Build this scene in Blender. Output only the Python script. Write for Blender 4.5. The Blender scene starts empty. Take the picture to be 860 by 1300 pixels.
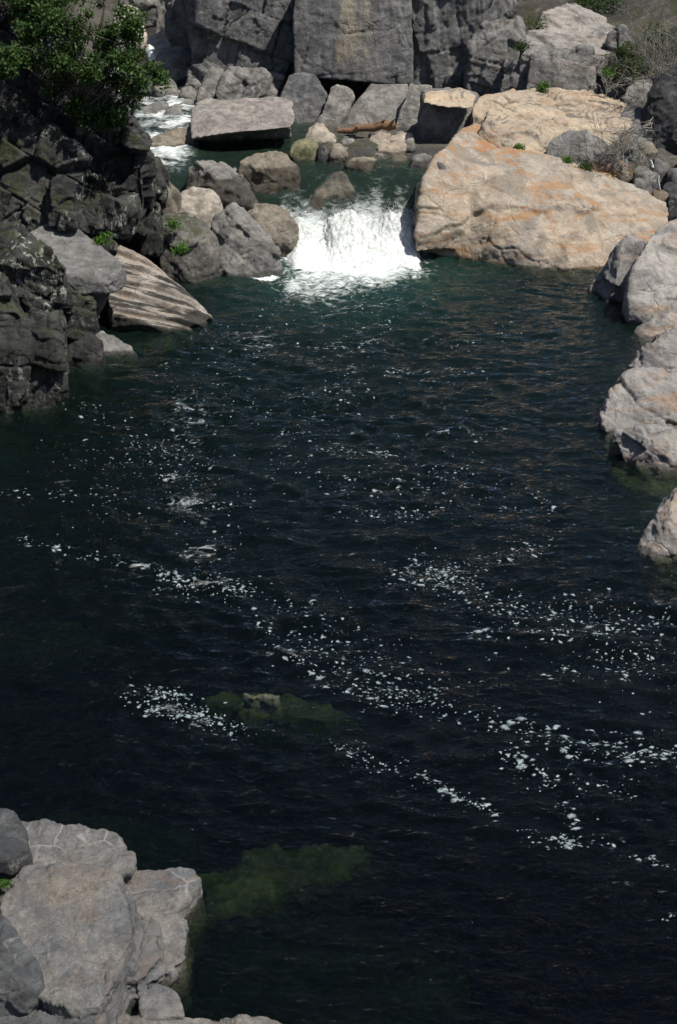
import bpy, bmesh, math, random
import numpy as np
from mathutils import Vector
R = math.radians
SC = bpy.context.scene
COL = SC.collection

# ------------------------------------------------------------------ camera, sky, sun, exposure
CAM_H, PITCH, F = 10.0, R(26.5), 50.0 / 36.0 * 1300.0
cam_d = bpy.data.cameras.new('camera'); cam = bpy.data.objects.new('camera', cam_d); COL.objects.link(cam)
cam.location = (0, 0, CAM_H); cam.rotation_euler = (math.pi / 2 - PITCH, 0, 0)
cam_d.sensor_fit = 'VERTICAL'; cam_d.sensor_height = 36.0; cam_d.lens = 50.0
cam_d.clip_start = 0.1; cam_d.clip_end = 1000
SC.camera = cam

SUN_EL, SUN_AZ = R(62), R(118)           # azimuth measured clockwise from +Y; the sun stands high to the right, a little behind the camera
sdir = Vector((math.sin(SUN_AZ) * math.cos(SUN_EL), math.cos(SUN_AZ) * math.cos(SUN_EL), math.sin(SUN_EL)))
w = bpy.data.worlds.new('World'); SC.world = w; w.use_nodes = True
nt = w.node_tree; nt.nodes.clear()
o_ = nt.nodes.new('ShaderNodeOutputWorld'); bg = nt.nodes.new('ShaderNodeBackground'); sk = nt.nodes.new('ShaderNodeTexSky')
sk.sky_type = 'NISHITA'; sk.sun_disc = False; sk.sun_elevation = SUN_EL; sk.sun_rotation = SUN_AZ
bg.inputs[1].default_value = 0.07
nt.links.new(sk.outputs[0], bg.inputs[0]); nt.links.new(bg.outputs[0], o_.inputs[0])
sun_d = bpy.data.lights.new('sun', 'SUN'); sun = bpy.data.objects.new('sun', sun_d); COL.objects.link(sun)
sun_d.energy = 5.0; sun_d.angle = R(0.53); sun_d.color = (1.0, 0.95, 0.87)
sun.rotation_euler = sdir.to_track_quat('Z', 'Y').to_euler(); sun.location = (-30, -10, 40)
SC.view_settings.view_transform = 'Standard'; SC.view_settings.look = 'None'
SC.view_settings.exposure = 0.42; SC.view_settings.gamma = 1.0; SC.view_settings.use_curve_mapping = False
SC.render.engine = 'CYCLES'
SC.cycles.max_bounces = 6; SC.cycles.diffuse_bounces = 2; SC.cycles.glossy_bounces = 3
SC.cycles.transparent_max_bounces = 10; SC.cycles.transmission_bounces = 4; SC.cycles.volume_bounces = 0
SC.cycles.caustics_reflective = False; SC.cycles.caustics_refractive = False

# ------------------------------------------------------------------ pixel (of the 860x1300 photograph) -> world point
def P(px, py, Y):
    x = (px - 430.0) / F; y = (650.0 - py) / F
    dy = math.cos(PITCH) + y * math.sin(PITCH); dz = -math.sin(PITCH) + y * math.cos(PITCH)
    t = Y / dy
    return np.array((x * t, Y, CAM_H + dz * t))
def Yat(py, z=0.0):
    return (CAM_H - z) / math.tan(PITCH + math.atan((py - 650.0) / F))
def G(px, py, z=0.0):
    return P(px, py, Yat(py, z))

# ------------------------------------------------------------------ numpy noise
_rng = np.random.RandomState(7)
_perm = _rng.permutation(256).astype(np.int32); _perm = np.concatenate([_perm, _perm, _perm])
_g = _rng.normal(size=(256, 3)).astype(np.float32); _g /= np.linalg.norm(_g, axis=1)[:, None]
_j = _rng.rand(256, 4).astype(np.float32)
def _h(i, j, k):
    return _perm[_perm[_perm[i & 255] + (j & 255)] + (k & 255)]
def noise(p):
    p = np.asarray(p, np.float32); pi = np.floor(p).astype(np.int32); f = p - pi
    u = f * f * f * (f * (f * 6 - 15) + 10)
    out = 0
    for dx in (0, 1):
        wx = u[:, 0] if dx else 1 - u[:, 0]
        for dy in (0, 1):
            wy = u[:, 1] if dy else 1 - u[:, 1]
            for dz in (0, 1):
                wz = u[:, 2] if dz else 1 - u[:, 2]
                g = _g[_h(pi[:, 0] + dx, pi[:, 1] + dy, pi[:, 2] + dz)]
                out = out + wx * wy * wz * (g[:, 0] * (f[:, 0] - dx) + g[:, 1] * (f[:, 1] - dy) + g[:, 2] * (f[:, 2] - dz))
    return out * 1.6
def fbm(p, octv=4, gain=0.5):
    a, s, r = 1.0, 1.0, 0
    for i in range(octv):
        r = r + a * noise(p * s + 17.3 * i); a *= gain; s *= 2.03
    return r
def cells(p):
    """F1, F2 and a random number per Voronoi cell"""
    p = np.asarray(p, np.float32); pi = np.floor(p).astype(np.int32)
    f1 = np.full(len(p), 9e9, np.float32); f2 = f1.copy(); cid = np.zeros(len(p), np.float32); tl = cid.copy()
    for dx in (-1, 0, 1):
        for dy in (-1, 0, 1):
            for dz in (-1, 0, 1):
                c = pi + np.array((dx, dy, dz), np.int32)
                h = _h(c[:, 0], c[:, 1], c[:, 2])
                rel = p - c - _j[h][:, :3]; d = np.linalg.norm(rel, axis=1)
                n = d < f1
                f2 = np.where(n, f1, np.minimum(f2, d)); f1 = np.where(n, d, f1); cid = np.where(n, _j[h][:, 3], cid); tl = np.where(n, (rel * _g[(h + 57) & 255]).sum(1), tl)
    return f1, f2, cid, tl
def sstep(a, b, x):
    t = np.clip((x - a) / (b - a), 0, 1); return t * t * (3 - 2 * t)

# ------------------------------------------------------------------ object helpers
def tag(o, label=None, cat=None, group=None, kind=None):
    if label: o['label'] = label
    if cat: o['category'] = cat
    if group: o['group'] = group
    if kind: o['kind'] = kind
    return o
def empty(name, loc):
    o = bpy.data.objects.new(name, None); COL.objects.link(o); o.location = loc; o.empty_display_size = 0.1
    return o
def mesh_np(name, V, Fc, mat, smooth=True, parent=None, origin=None):
    """V (n,3), Fc (m,k) of one polygon size"""
    V = np.asarray(V, np.float32); Fc = np.asarray(Fc, np.int32)
    if origin is not None: V = V - np.asarray(origin, np.float32)
    me = bpy.data.meshes.new(name)
    me.vertices.add(len(V)); me.vertices.foreach_set('co', V.ravel())
    k = Fc.shape[1]
    me.loops.add(Fc.size); me.loops.foreach_set('vertex_index', Fc.ravel())
    me.polygons.add(len(Fc)); me.polygons.foreach_set('loop_start', np.arange(0, Fc.size, k, dtype=np.int32))
    try: me.polygons.foreach_set('loop_total', np.full(len(Fc), k, np.int32))
    except Exception: pass
    if smooth: me.polygons.foreach_set('use_smooth', np.ones(len(Fc), bool))
    me.update(calc_edges=True)
    if mat: me.materials.append(mat)
    o = bpy.data.objects.new(name, me); COL.objects.link(o)
    if origin is not None: o.location = origin
    if parent is not None: o.parent = parent
    return o

# ------------------------------------------------------------------ materials
class NT:
    def __init__(s, name):
        s.m = bpy.data.materials.new(name); s.m.use_nodes = True; s.t = s.m.node_tree; s.t.nodes.clear()
        s.out = s.t.nodes.new('ShaderNodeOutputMaterial')
    def n(s, kind, **kw):
        nd = s.t.nodes.new('ShaderNode' + kind)
        for k, v in kw.items():
            if hasattr(nd, k): setattr(nd, k, v)
        return nd
    def link(s, a, b): s.t.links.new(a, b)
    def setin(s, sock, v):
        if isinstance(v, bpy.types.NodeSocket): s.link(v, sock)
        elif v is not None: sock.default_value = v
    def math(s, op, a, b=None, clamp=False):
        nd = s.n('Math', operation=op, use_clamp=clamp); s.setin(nd.inputs[0], a); s.setin(nd.inputs[1], b); return nd.outputs[0]
    def mapping(s, vec, scale):
        nd = s.n('Mapping'); s.link(vec, nd.inputs[0]); nd.inputs['Scale'].default_value = scale; return nd.outputs[0]
    def noise(s, vec, scale, detail=4, rough=0.5, dist=0.0):
        nd = s.n('TexNoise'); s.link(vec, nd.inputs['Vector']); nd.inputs['Scale'].default_value = scale
        nd.inputs['Detail'].default_value = detail; nd.inputs['Roughness'].default_value = rough; nd.inputs['Distortion'].default_value = dist
        return nd.outputs[0]
    def edges(s, vec, scale, warp):
        nz = s.n('TexNoise'); s.link(vec, nz.inputs['Vector']); nz.inputs['Scale'].default_value = scale * 2.2; nz.inputs['Detail'].default_value = 5
        ad = s.n('VectorMath', operation='MULTIPLY_ADD'); s.link(nz.outputs['Color'], ad.inputs[0]); ad.inputs[1].default_value = (warp / scale,) * 3; s.link(vec, ad.inputs[2])
        vo = s.n('TexVoronoi'); vo.feature = 'DISTANCE_TO_EDGE'; vo.inputs['Scale'].default_value = scale; s.link(ad.outputs[0], vo.inputs['Vector'])
        return vo.outputs['Distance']
    def ramp(s, v, a, b, x=0.0, y=1.0):
        nd = s.n('MapRange'); nd.interpolation_type = 'SMOOTHSTEP'; s.link(v, nd.inputs[0])
        for i, q in enumerate((a, b, x, y)): nd.inputs[i + 1].default_value = q
        return nd.outputs[0]
    def mix(s, f, a, b, blend='MIX'):
        nd = s.n('Mix', data_type='RGBA', blend_type=blend); s.setin(nd.inputs[0], f)
        s.setin(nd.inputs[6], a if isinstance(a, bpy.types.NodeSocket) else (*a, 1)); s.setin(nd.inputs[7], b if isinstance(b, bpy.types.NodeSocket) else (*b, 1))
        return nd.outputs[2]

def rock_mat(name, a, b, dark=(0.05, 0.05, 0.048), stain=0.5, streak=0.3, rust=0.0, vein=0.25, moss=0.0, lichen=0.2, wet=0.0, wetband=0.12, speck=0.35, bump=1.0, scale=1.0, band=0.0, mott=1.0, lz=1.0, vs=1.1, vw=0.8):
    M = NT(name)
    geo = M.n('NewGeometry'); pos = geo.outputs['Position']; nor = geo.outputs['Normal']
    oi = M.n('ObjectInfo')
    big = M.noise(pos, 0.55 * scale, 6, 0.62, 0.6)
    mid = M.noise(pos, 3.2 * scale, 7, 0.68, 0.3)
    fine = M.noise(pos, 19.0, 5, 0.75)
    grit = M.noise(pos, 75.0, 2, 0.6)
    c = M.mix(M.ramp(big, 0.38, 0.64), a, b)
    # tone mottling
    c = M.mix(M.ramp(mid, 0.36, 0.64, 0.0, mott), c, M.mix(1.0, c, (0.56, 0.56, 0.57), 'MULTIPLY'))
    c = M.mix(M.ramp(fine, 0.50, 0.72, 0.0, speck), c, M.mix(1.0, c, (1.55, 1.52, 1.46), 'MULTIPLY'))
    c = M.mix(M.ramp(fine, 0.46, 0.30, 0.0, speck * 1.3), c, M.mix(1.0, c, (0.45, 0.45, 0.46), 'MULTIPLY'))
    c = M.mix(M.ramp(grit, 0.58, 0.42, 0.0, speck), c, M.mix(1.0, c, (0.60, 0.60, 0.60), 'MULTIPLY'))
    if band:
        bn = M.noise(M.mapping(pos, (0.8, 0.8, 7.0)), 1.6, 5, 0.6, 0.8)
        c = M.mix(M.ramp(bn, 0.5, 0.62, 0, band), c, M.mix(1.0, c, (0.45, 0.44, 0.44), 'MULTIPLY'))
    if stain:
        st = M.noise(pos, 0.95 * scale, 8, 0.66, 1.2)
        c = M.mix(M.ramp(st, 0.52, 0.60, 0, stain), c, dark)
    if streak:
        sn = M.noise(M.mapping(pos, (3.6, 3.6, 0.32)), 1.5, 6, 0.62, 0.2)
        c = M.mix(M.ramp(sn, 0.52, 0.66, 0, streak), c, dark)
    if lichen:
        ln = M.noise(M.mapping(pos, (1, 1, lz)), 6.5, 7, 0.75, 0.4); lm = M.noise(pos, 0.8, 3, 0.5)
        f = M.math('MULTIPLY', M.ramp(ln, 0.54, 0.60, 0, lichen), M.ramp(lm, 0.45, 0.62))
        c = M.mix(f, c, (0.34, 0.35, 0.31))
    if rust:
        rn = M.noise(M.mapping(pos, (0.45, 0.9, 2.4)), 1.1, 6, 0.62, 1.4)
        c = M.mix(M.ramp(rn, 0.51, 0.66, 0, rust), c, (0.32, 0.175, 0.075))
        rl = M.math('ABSOLUTE', M.math('SUBTRACT', M.noise(M.mapping(pos, (0.3, 0.6, 1.3)), 0.9, 5, 0.55, 0.8), 0.5))
        c = M.mix(M.math('MULTIPLY', M.ramp(rl, 0.020, 0.002, 0, rust), M.ramp(big, 0.42, 0.6)), c, (0.32, 0.14, 0.045))
    if vein:
        vv = M.edges(pos, vs, vw)
        c = M.mix(M.math('MULTIPLY', M.ramp(vv, 0.020 * max(1.0, vs * 0.8), 0.004, 0, vein), M.ramp(M.noise(pos, 1.1, 4, 0.6), 0.50, 0.62)), c, (0.52, 0.49, 0.45))
    if moss:
        sp = M.n('SeparateXYZ'); M.link(nor, sp.inputs[0])
        mn = M.noise(pos, 1.9, 6, 0.7, 0.5); mm = M.noise(pos, 30, 3, 0.6)
        f = M.math('MULTIPLY', M.ramp(mn, 0.50, 0.60, 0, 1), M.ramp(sp.outputs[2], -0.1, 0.55, 0, moss))
        c = M.mix(f, c, M.mix(mm, (0.016, 0.022, 0.006), (0.06, 0.075, 0.016)))
    # wet band above the water line
    sp2 = M.n('SeparateXYZ'); M.link(pos, sp2.inputs[0])
    wn = M.noise(pos, 2.6, 5, 0.6)
    hz = M.math('SUBTRACT', sp2.outputs[2], M.math('ADD', wet - wetband * 0.6, M.math('MULTIPLY', wn, wetband * 1.6)))
    wf = M.ramp(hz, wetband * 0.35, -wetband * 0.1, 0, 1)
    c = M.mix(M.math('MULTIPLY', wf, 0.8), c, M.mix(1.0, c, (0.26, 0.25, 0.22), 'MULTIPLY'))
    c = M.mix(1.0, c, M.n('CombineColor').outputs[0], 'MULTIPLY') if False else c
    bs = M.n('BsdfPrincipled'); M.link(c, bs.inputs['Base Color'])
    M.link(M.ramp(wf, 0, 1, 0.86, 0.35), bs.inputs['Roughness']); bs.inputs['Specular IOR Level'].default_value = 0.25
    # bump
    crk = M.math('MULTIPLY', M.ramp(M.edges(pos, 0.85, 0.5), 0.0, 0.022, -1.0, 0.0), M.ramp(M.noise(pos, 0.7, 3, 0.5), 0.45, 0.58))
    hgt = M.math('ADD', M.math('MULTIPLY', M.noise(pos, 6.0, 9, 0.78, 0.1), 0.13), M.math('MULTIPLY', crk, 0.035))
    hgt = M.math('ADD', hgt, M.math('MULTIPLY', fine, 0.02))
    bp = M.n('Bump'); bp.inputs['Strength'].default_value = 0.75 * bump; bp.inputs['Distance'].default_value = 1.0
    M.link(hgt, bp.inputs['Height']); M.link(bp.outputs[0], bs.inputs['Normal'])
    M.link(bs.outputs[0], M.out.inputs['Surface'])
    return M.m

G_MID = rock_mat('granite_grey', (0.25, 0.24, 0.222), (0.18, 0.176, 0.168), stain=0.55, lichen=0.15)
G_UP = rock_mat('granite_grey_upstream', (0.28, 0.265, 0.24), (0.19, 0.185, 0.173), stain=0.5, lichen=0.15, wet=1.72)
G_BROWN = rock_mat('granite_brown', (0.27, 0.235, 0.185), (0.21, 0.185, 0.15), stain=0.35, streak=0.15, wet=0.1)
G_BROWNUP = rock_mat('granite_brown_upstream', (0.29, 0.25, 0.195), (0.23, 0.20, 0.16), stain=0.3, streak=0.15, wet=1.72)
G_PALE = rock_mat('granite_pale', (0.50, 0.45, 0.385), (0.40, 0.355, 0.30), stain=0.12, streak=0.0, lichen=0.0, wet=0.1)
G_PALEUP = rock_mat('granite_pale_upstream', (0.50, 0.44, 0.36), (0.40, 0.35, 0.28), stain=0.1, streak=0.0, lichen=0.0, rust=0.2, wet=1.75)
G_SLAB = rock_mat('granite_tan_slab', (0.45, 0.372, 0.285), (0.36, 0.33, 0.29), dark=(0.16, 0.145, 0.125), stain=0.6, streak=0.0, rust=0.75, lichen=0.0, vein=0.3, wet=0.0, wetband=0.10, scale=0.7, mott=0.7, bump=1.0, speck=0.5)
G_LEDGE = rock_mat('granite_tan_ledge', (0.43, 0.35, 0.255), (0.34, 0.285, 0.22), dark=(0.075, 0.072, 0.068), stain=0.8, streak=0.35, rust=0.35, lichen=0.1, wet=1.4, mott=0.5, bump=0.7)
G_CLIFF = rock_mat('granite_cliff', (0.20, 0.196, 0.19), (0.125, 0.126, 0.128), dark=(0.04, 0.042, 0.044), stain=0.7, streak=0.65, lichen=0.2, vein=0.15, wet=1.4)
G_CLIFFB = rock_mat('granite_cliff_mottled', (0.25, 0.24, 0.225), (0.17, 0.168, 0.16), dark=(0.05, 0.052, 0.05), stain=0.75, streak=0.35, lichen=0.35, vein=0.3, rust=0.1, wet=1.4)
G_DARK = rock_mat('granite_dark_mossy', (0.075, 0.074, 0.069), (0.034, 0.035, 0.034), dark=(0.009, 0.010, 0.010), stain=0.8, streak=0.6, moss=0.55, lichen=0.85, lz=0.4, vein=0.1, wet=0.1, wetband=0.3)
G_LEFT = rock_mat('granite_left_slab', (0.25, 0.243, 0.232), (0.19, 0.186, 0.182), stain=0.4, streak=0.1, lichen=0.1, moss=0.25, wet=0.0)
G_RIGHT = rock_mat('granite_right_bank', (0.38, 0.358, 0.328), (0.275, 0.267, 0.256), dark=(0.10, 0.10, 0.102), stain=0.6, streak=0.15, rust=0.4, lichen=0.0, vein=0.35, wet=0.0, mott=0.6)
G_FORE = rock_mat('granite_foreground', (0.31, 0.292, 0.265), (0.20, 0.207, 0.213), dark=(0.11, 0.115, 0.12), stain=0.5, streak=0.0, rust=0.15, lichen=0.0, vein=0.4, vs=2.6, vw=0.3, wet=0.0, wetband=0.05, scale=1.5, mott=0.8, speck=0.6, bump=1.2)
G_RIGHTG = rock_mat('granite_right_grey', (0.29, 0.275, 0.26), (0.21, 0.205, 0.20), dark=(0.08, 0.08, 0.082), stain=0.6, streak=0.15, rust=0.2, lichen=0.0, vein=0.3, wet=0.0, mott=0.6)
G_PALEG = rock_mat('granite_pale_grey', (0.36, 0.33, 0.30), (0.27, 0.255, 0.235), stain=0.55, streak=0.1, rust=0.1, lichen=0.0, wet=-1, mott=0.7)
G_BLUEGREY = rock_mat('granite_blue_grey', (0.13, 0.135, 0.138), (0.085, 0.09, 0.095), dark=(0.03, 0.032, 0.033), stain=0.6, streak=0.1, lichen=0.2, wet=-1)  # dark blue-grey stone of the lower left rocks
G_BLACK = rock_mat('granite_dark_block', (0.085, 0.086, 0.088), (0.05, 0.052, 0.055), dark=(0.02, 0.02, 0.02), stain=0.6, streak=0.6, lichen=0.35, wet=-1)
G_BED = rock_mat('river_bed_rock', (0.20, 0.19, 0.12), (0.12, 0.12, 0.07), stain=0.4, streak=0, lichen=0, vein=0, wet=-9)
G_ALGAE = rock_mat('algae_rock', (0.20, 0.185, 0.13), (0.10, 0.095, 0.06), stain=0.6, streak=0, lichen=0, vein=0, moss=0.2, wet=-9)
G_GROUND = rock_mat('canyon_ground', (0.12, 0.108, 0.088), (0.07, 0.066, 0.058), stain=0.6, streak=0.2, moss=0.5, lichen=0.1, wet=-9)

# ------------------------------------------------------------------ rocks
def hull_mesh(bm_dst, pts, chop=0, rs=None):
    bm = bmesh.new()
    for p in pts: bm.verts.new(p)
    bmesh.ops.convex_hull(bm, input=bm.verts)
    loose = [v for v in bm.verts if not v.link_faces]
    bmesh.ops.delete(bm, geom=loose, context='VERTS')
    if chop:
        A = np.array([v.co for v in bm.verts]); c = A.mean(0)
        for k in range(chop):
            # split off a corner: a fresh flat fracture face
            n = rs.normal(size=3); n[1] -= 0.7; n[2] = abs(n[2]) * 0.8 if rs.rand() < 0.8 else n[2]; n /= np.linalg.norm(n)
            e = ((np.array([v.co for v in bm.verts]) - c) @ n).max()
            bmesh.ops.bisect_plane(bm, geom=bm.verts[:] + bm.edges[:] + bm.faces[:], plane_co=Vector(c + n * e * rs.uniform(0.76, 0.93)), plane_no=Vector(n), clear_outer=True)
            co = [v.co.copy() for v in bm.verts]; bm.free(); bm = bmesh.new()
            for p in co: bm.verts.new(p)
            bmesh.ops.convex_hull(bm, input=bm.verts)
            bmesh.ops.delete(bm, geom=[v for v in bm.verts if not v.link_faces], context='VERTS')
    bmesh.ops.triangulate(bm, faces=bm.faces)
    bmesh.ops.recalc_face_normals(bm, faces=bm.faces)
    me = bpy.data.meshes.new('tmp'); bm.to_mesh(me); bm.free()
    bm_dst.from_mesh(me); bpy.data.meshes.remove(me)

def poly_pts(rs, pts, Y, lean, depth, bulge, nb, sink, shrink=0.8):
    """pixel outline -> points of a solid: leaning front, bulging facets, a smaller back and a sunk foot"""
    ys = [p[1] for p in pts]; y0, y1 = min(ys), max(ys); h = max(1.0, y1 - y0)
    fr = []
    for p in pts:
        dy = p[2] if len(p) > 2 else lean * (y1 - p[1]) / h
        fr.append((p[0], p[1], dy))
    cx = sum(p[0] for p in fr) / len(fr); cy = sum(p[1] for p in fr) / len(fr)
    out = [P(a, b, Y + d) for a, b, d in fr]
    for a, b, d in fr:
        out.append(P(cx + (a - cx) * shrink, cy + (b - cy) * shrink, Y + d * 0.6 + depth))
    for i in range(nb):
        wts = rs.dirichlet(np.ones(len(fr)) * 0.7)
        q = sum(wt * np.array(f) for wt, f in zip(wts, fr))
        out.append(P(q[0], q[1], Y + q[2] - bulge * (0.4 + 0.6 * rs.rand())))
    if sink:
        zb = min(p[2] for p in out[:len(fr)])
        for a, b, d in fr:
            if b > y1 - 0.35 * h:
                p = P(a, b, Y + d); p[2] = zb - sink; out.append(p.copy()); p[1] += depth * 0.8; out.append(p)
    return out

NV = [0]
def finish(name, label, bm, allp, mat, cat, group, kind, amp, block, blocks, crack, cracks, rnd, vox, seed, fscale, stripes, joint=None):
    me = bpy.data.meshes.new('tmp'); bm.to_mesh(me); bm.free()
    A = np.array(allp); Ym = A[:, 1].min(); size = float(np.linalg.norm(A.max(0) - A.min(0)))
    v = vox or max(0.016, Ym / 1422.0 * 1.35, size / 420)
    tmp = bpy.data.objects.new('tmp', me); COL.objects.link(tmp)
    md = tmp.modifiers.new('r', 'REMESH'); md.mode = 'VOXEL'; md.voxel_size = v; md.adaptivity = 0
    dg = bpy.context.evaluated_depsgraph_get(); ev = tmp.evaluated_get(dg); m2 = ev.to_mesh()
    n = len(m2.vertices); V = np.empty(n * 3, np.float32); m2.vertices.foreach_get('co', V); V = V.reshape(-1, 3).astype(np.float64)
    nf = len(m2.polygons); L = np.empty(len(m2.loops), np.int32); m2.loops.foreach_get('vertex_index', L); Q = L.reshape(nf, -1)
    E = np.empty(len(m2.edges) * 2, np.int32); m2.edges.foreach_get('vertices', E); E = E.reshape(-1, 2)
    ev.to_mesh_clear(); bpy.data.objects.remove(tmp); bpy.data.meshes.remove(me)
    deg = np.bincount(E.ravel(), minlength=n).astype(np.float64); deg[deg == 0] = 1
    def smooth(V, k):
        for _ in range(k):
            S = np.stack([np.bincount(E[:, 0], V[E[:, 1], i], n) + np.bincount(E[:, 1], V[E[:, 0], i], n) for i in range(3)], 1)
            V = V * 0.4 + 0.6 * S / deg[:, None]
        return V
    def normals(V):
        a, b, c, d = (V[Q[:, i]] for i in range(4)); fn = np.cross(c - a, d - b)
        N = np.stack([sum(np.bincount(Q[:, i], fn[:, k], n) for i in range(4)) for k in range(3)], 1)
        return N / np.maximum(1e-9, np.linalg.norm(N, axis=1))[:, None]
    V = smooth(V, rnd)
    N = normals(V); off = seed * 3.7
    s = max(0.25, size * 0.28) * fscale
    d = amp * size * 0.55 * fbm(V / s + off, 5, 0.52)
    # worn facets: ridged noise gives concave scoops with crisp crests
    d += amp * size * 0.20 * (0.3 - np.abs(noise(V / (s * 0.45) + off + 9)))
    if block:
        wv = V + 0.07 * np.stack([fbm(V * 2.0 + k * 5.1, 4) for k in range(3)], 1)
        f1, f2, ci, tl = cells(wv * np.array(blocks) + off)
        d += block * (ci - 0.5) * 0.9 + block * 1.5 * tl - block * 0.15 * (1 - sstep(0.0, 0.03, f2 - f1))
        f1, f2, ci, tl = cells(wv * np.array(blocks) * 2.7 + off + 13)
        d += block * 0.16 * (ci - 0.5) + block * 0.42 * tl
    if crack:
        wv = V + 0.25 * np.stack([fbm(V * 1.1 + k * 7.7, 3) for k in range(3)], 1)
        f1, f2, ci, tl = cells(wv * np.array(cracks) + off + 31)
        d -= crack * (1 - sstep(0.0, 0.045, f2 - f1)) * sstep(0.2, 0.5, noise(V * 0.7 + off) + 0.5)
    d += 0.013 * fbm(V * 6.0 + off, 4, 0.7) * min(1.0, size)
    if joint:
        # three sets of joint planes split the rock into blocks that have weathered back by different amounts
        ja, jsp, jrot = joint
        ca, sa = math.cos(jrot), math.sin(jrot); B = np.array([(ca * 0.94, 0.34, -sa * 0.94), (-0.34 * ca, 0.94, 0.34 * sa), (sa, 0.06, ca)])
        for lv, (am, sc) in enumerate(((1.0, 1.0), (0.22, 0.43))):
            wv = V + 0.05 * np.stack([fbm(V * 1.3 + k * 9.1 + lv, 4) for k in range(3)], 1)
            u = (wv @ B.T) / (np.array(jsp) * sc) + off * 0.31 + 3.3 * lv
            u[:, 0] += 0.37 * np.floor(u[:, 2]); u[:, 1] += 0.41 * np.floor(u[:, 2])
            iu = np.floor(u).astype(np.int32); fu = u - iu; rnd_ = _j[_h(iu[:, 0], iu[:, 1], iu[:, 2])]
            d += ja * am * (rnd_[:, 0] - 0.5) + ja * am * 0.6 * ((fu - 0.5) * (rnd_[:, 1:4] - 0.5)).sum(1)
            edge = np.minimum(fu, 1 - fu).min(1)
            d -= ja * am * 0.25 * (1 - sstep(0.0, 0.035, edge))
    if stripes:
        d += stripes(V)
    V = V + N * d[:, None]
    V = V * 0.5 + 0.5 * smooth(V, 1)
    org = np.array((V[:, 0].mean(), V[:, 1].mean(), V[:, 2].min()))
    o = mesh_np(name, V, Q, mat, True, None, org)
    NV[0] += n
    if kind: tag(o, None, None, None, kind)
    else: tag(o, label, cat, group)
    return o

def rock(name, label, polys, Y=None, z=0.0, lean=0.8, depth=1.0, bulge=0.25, nb=5, sink=0.5, mat=None, cat='rock', group=None, kind=None,
         amp=0.05, block=0.0, blocks=(1, 1, 1), crack=0.0, cracks=(1, 1, 1), rnd=2, vox=None, seed=0, fscale=1.0, stripes=None, chop=5, joint=None):
    rs = np.random.RandomState(seed + int(sum(p[0] * 3 + p[1] for p in (polys[0] if not isinstance(polys[0], dict) else polys[0]['p']))) % 9999)
    bm = bmesh.new(); allp = []
    pl = [q if isinstance(q, dict) else dict(p=q) for q in polys]
    for q in pl:
        pts = q['p']; yb = max(p[1] for p in pts)
        YY = q.get('Y', Y); YY = Yat(yb, q.get('z', z)) if YY is None else YY
        hp = poly_pts(rs, pts, YY, q.get('lean', lean), q.get('depth', depth), q.get('bulge', bulge), q.get('nb', nb), q.get('sink', sink), q.get('shrink', 0.8))
        allp += hp; hull_mesh(bm, hp, chop if (q.get('nb', nb) and rnd < 5) else 0, rs)
    return finish(name, label, bm, allp, mat, cat, group, kind, amp, block, blocks, crack, cracks, rnd, vox, seed, fscale, stripes, joint)
def plate(name, label, plates, mat, foot=0.9, flare=0.12, cat='rock', group=None, amp=0.012, block=0.04, blocks=(1.5, 1.5, 1.5), crack=0.0, cracks=(1, 1, 1), rnd=2, vox=None, seed=0, fscale=0.4, joint=None):
    """flat topped rock: each plate is an outline (pixels, extra height) lying on its top; it flares out below the water"""
    bm = bmesh.new(); allp = []
    for pts, zt in plates:
        T = []
        for p in pts:
            zz = zt + (p[2] if len(p) > 2 else 0.0); T.append(P(p[0], p[1], Yat(p[1], zz)))
        T = np.array(T); c = T.mean(0)
        Bt = T.copy(); Bt[:, :2] = c[:2] + (T[:, :2] - c[:2]) * (1 + flare); Bt[:, 2] = -foot
        hp = list(T) + list(Bt); allp += hp; hull_mesh(bm, hp)
    return finish(name, label, bm, allp, mat, cat, group, None, amp, block, blocks, crack, cracks, rnd, vox, seed, fscale, None, joint)

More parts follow.
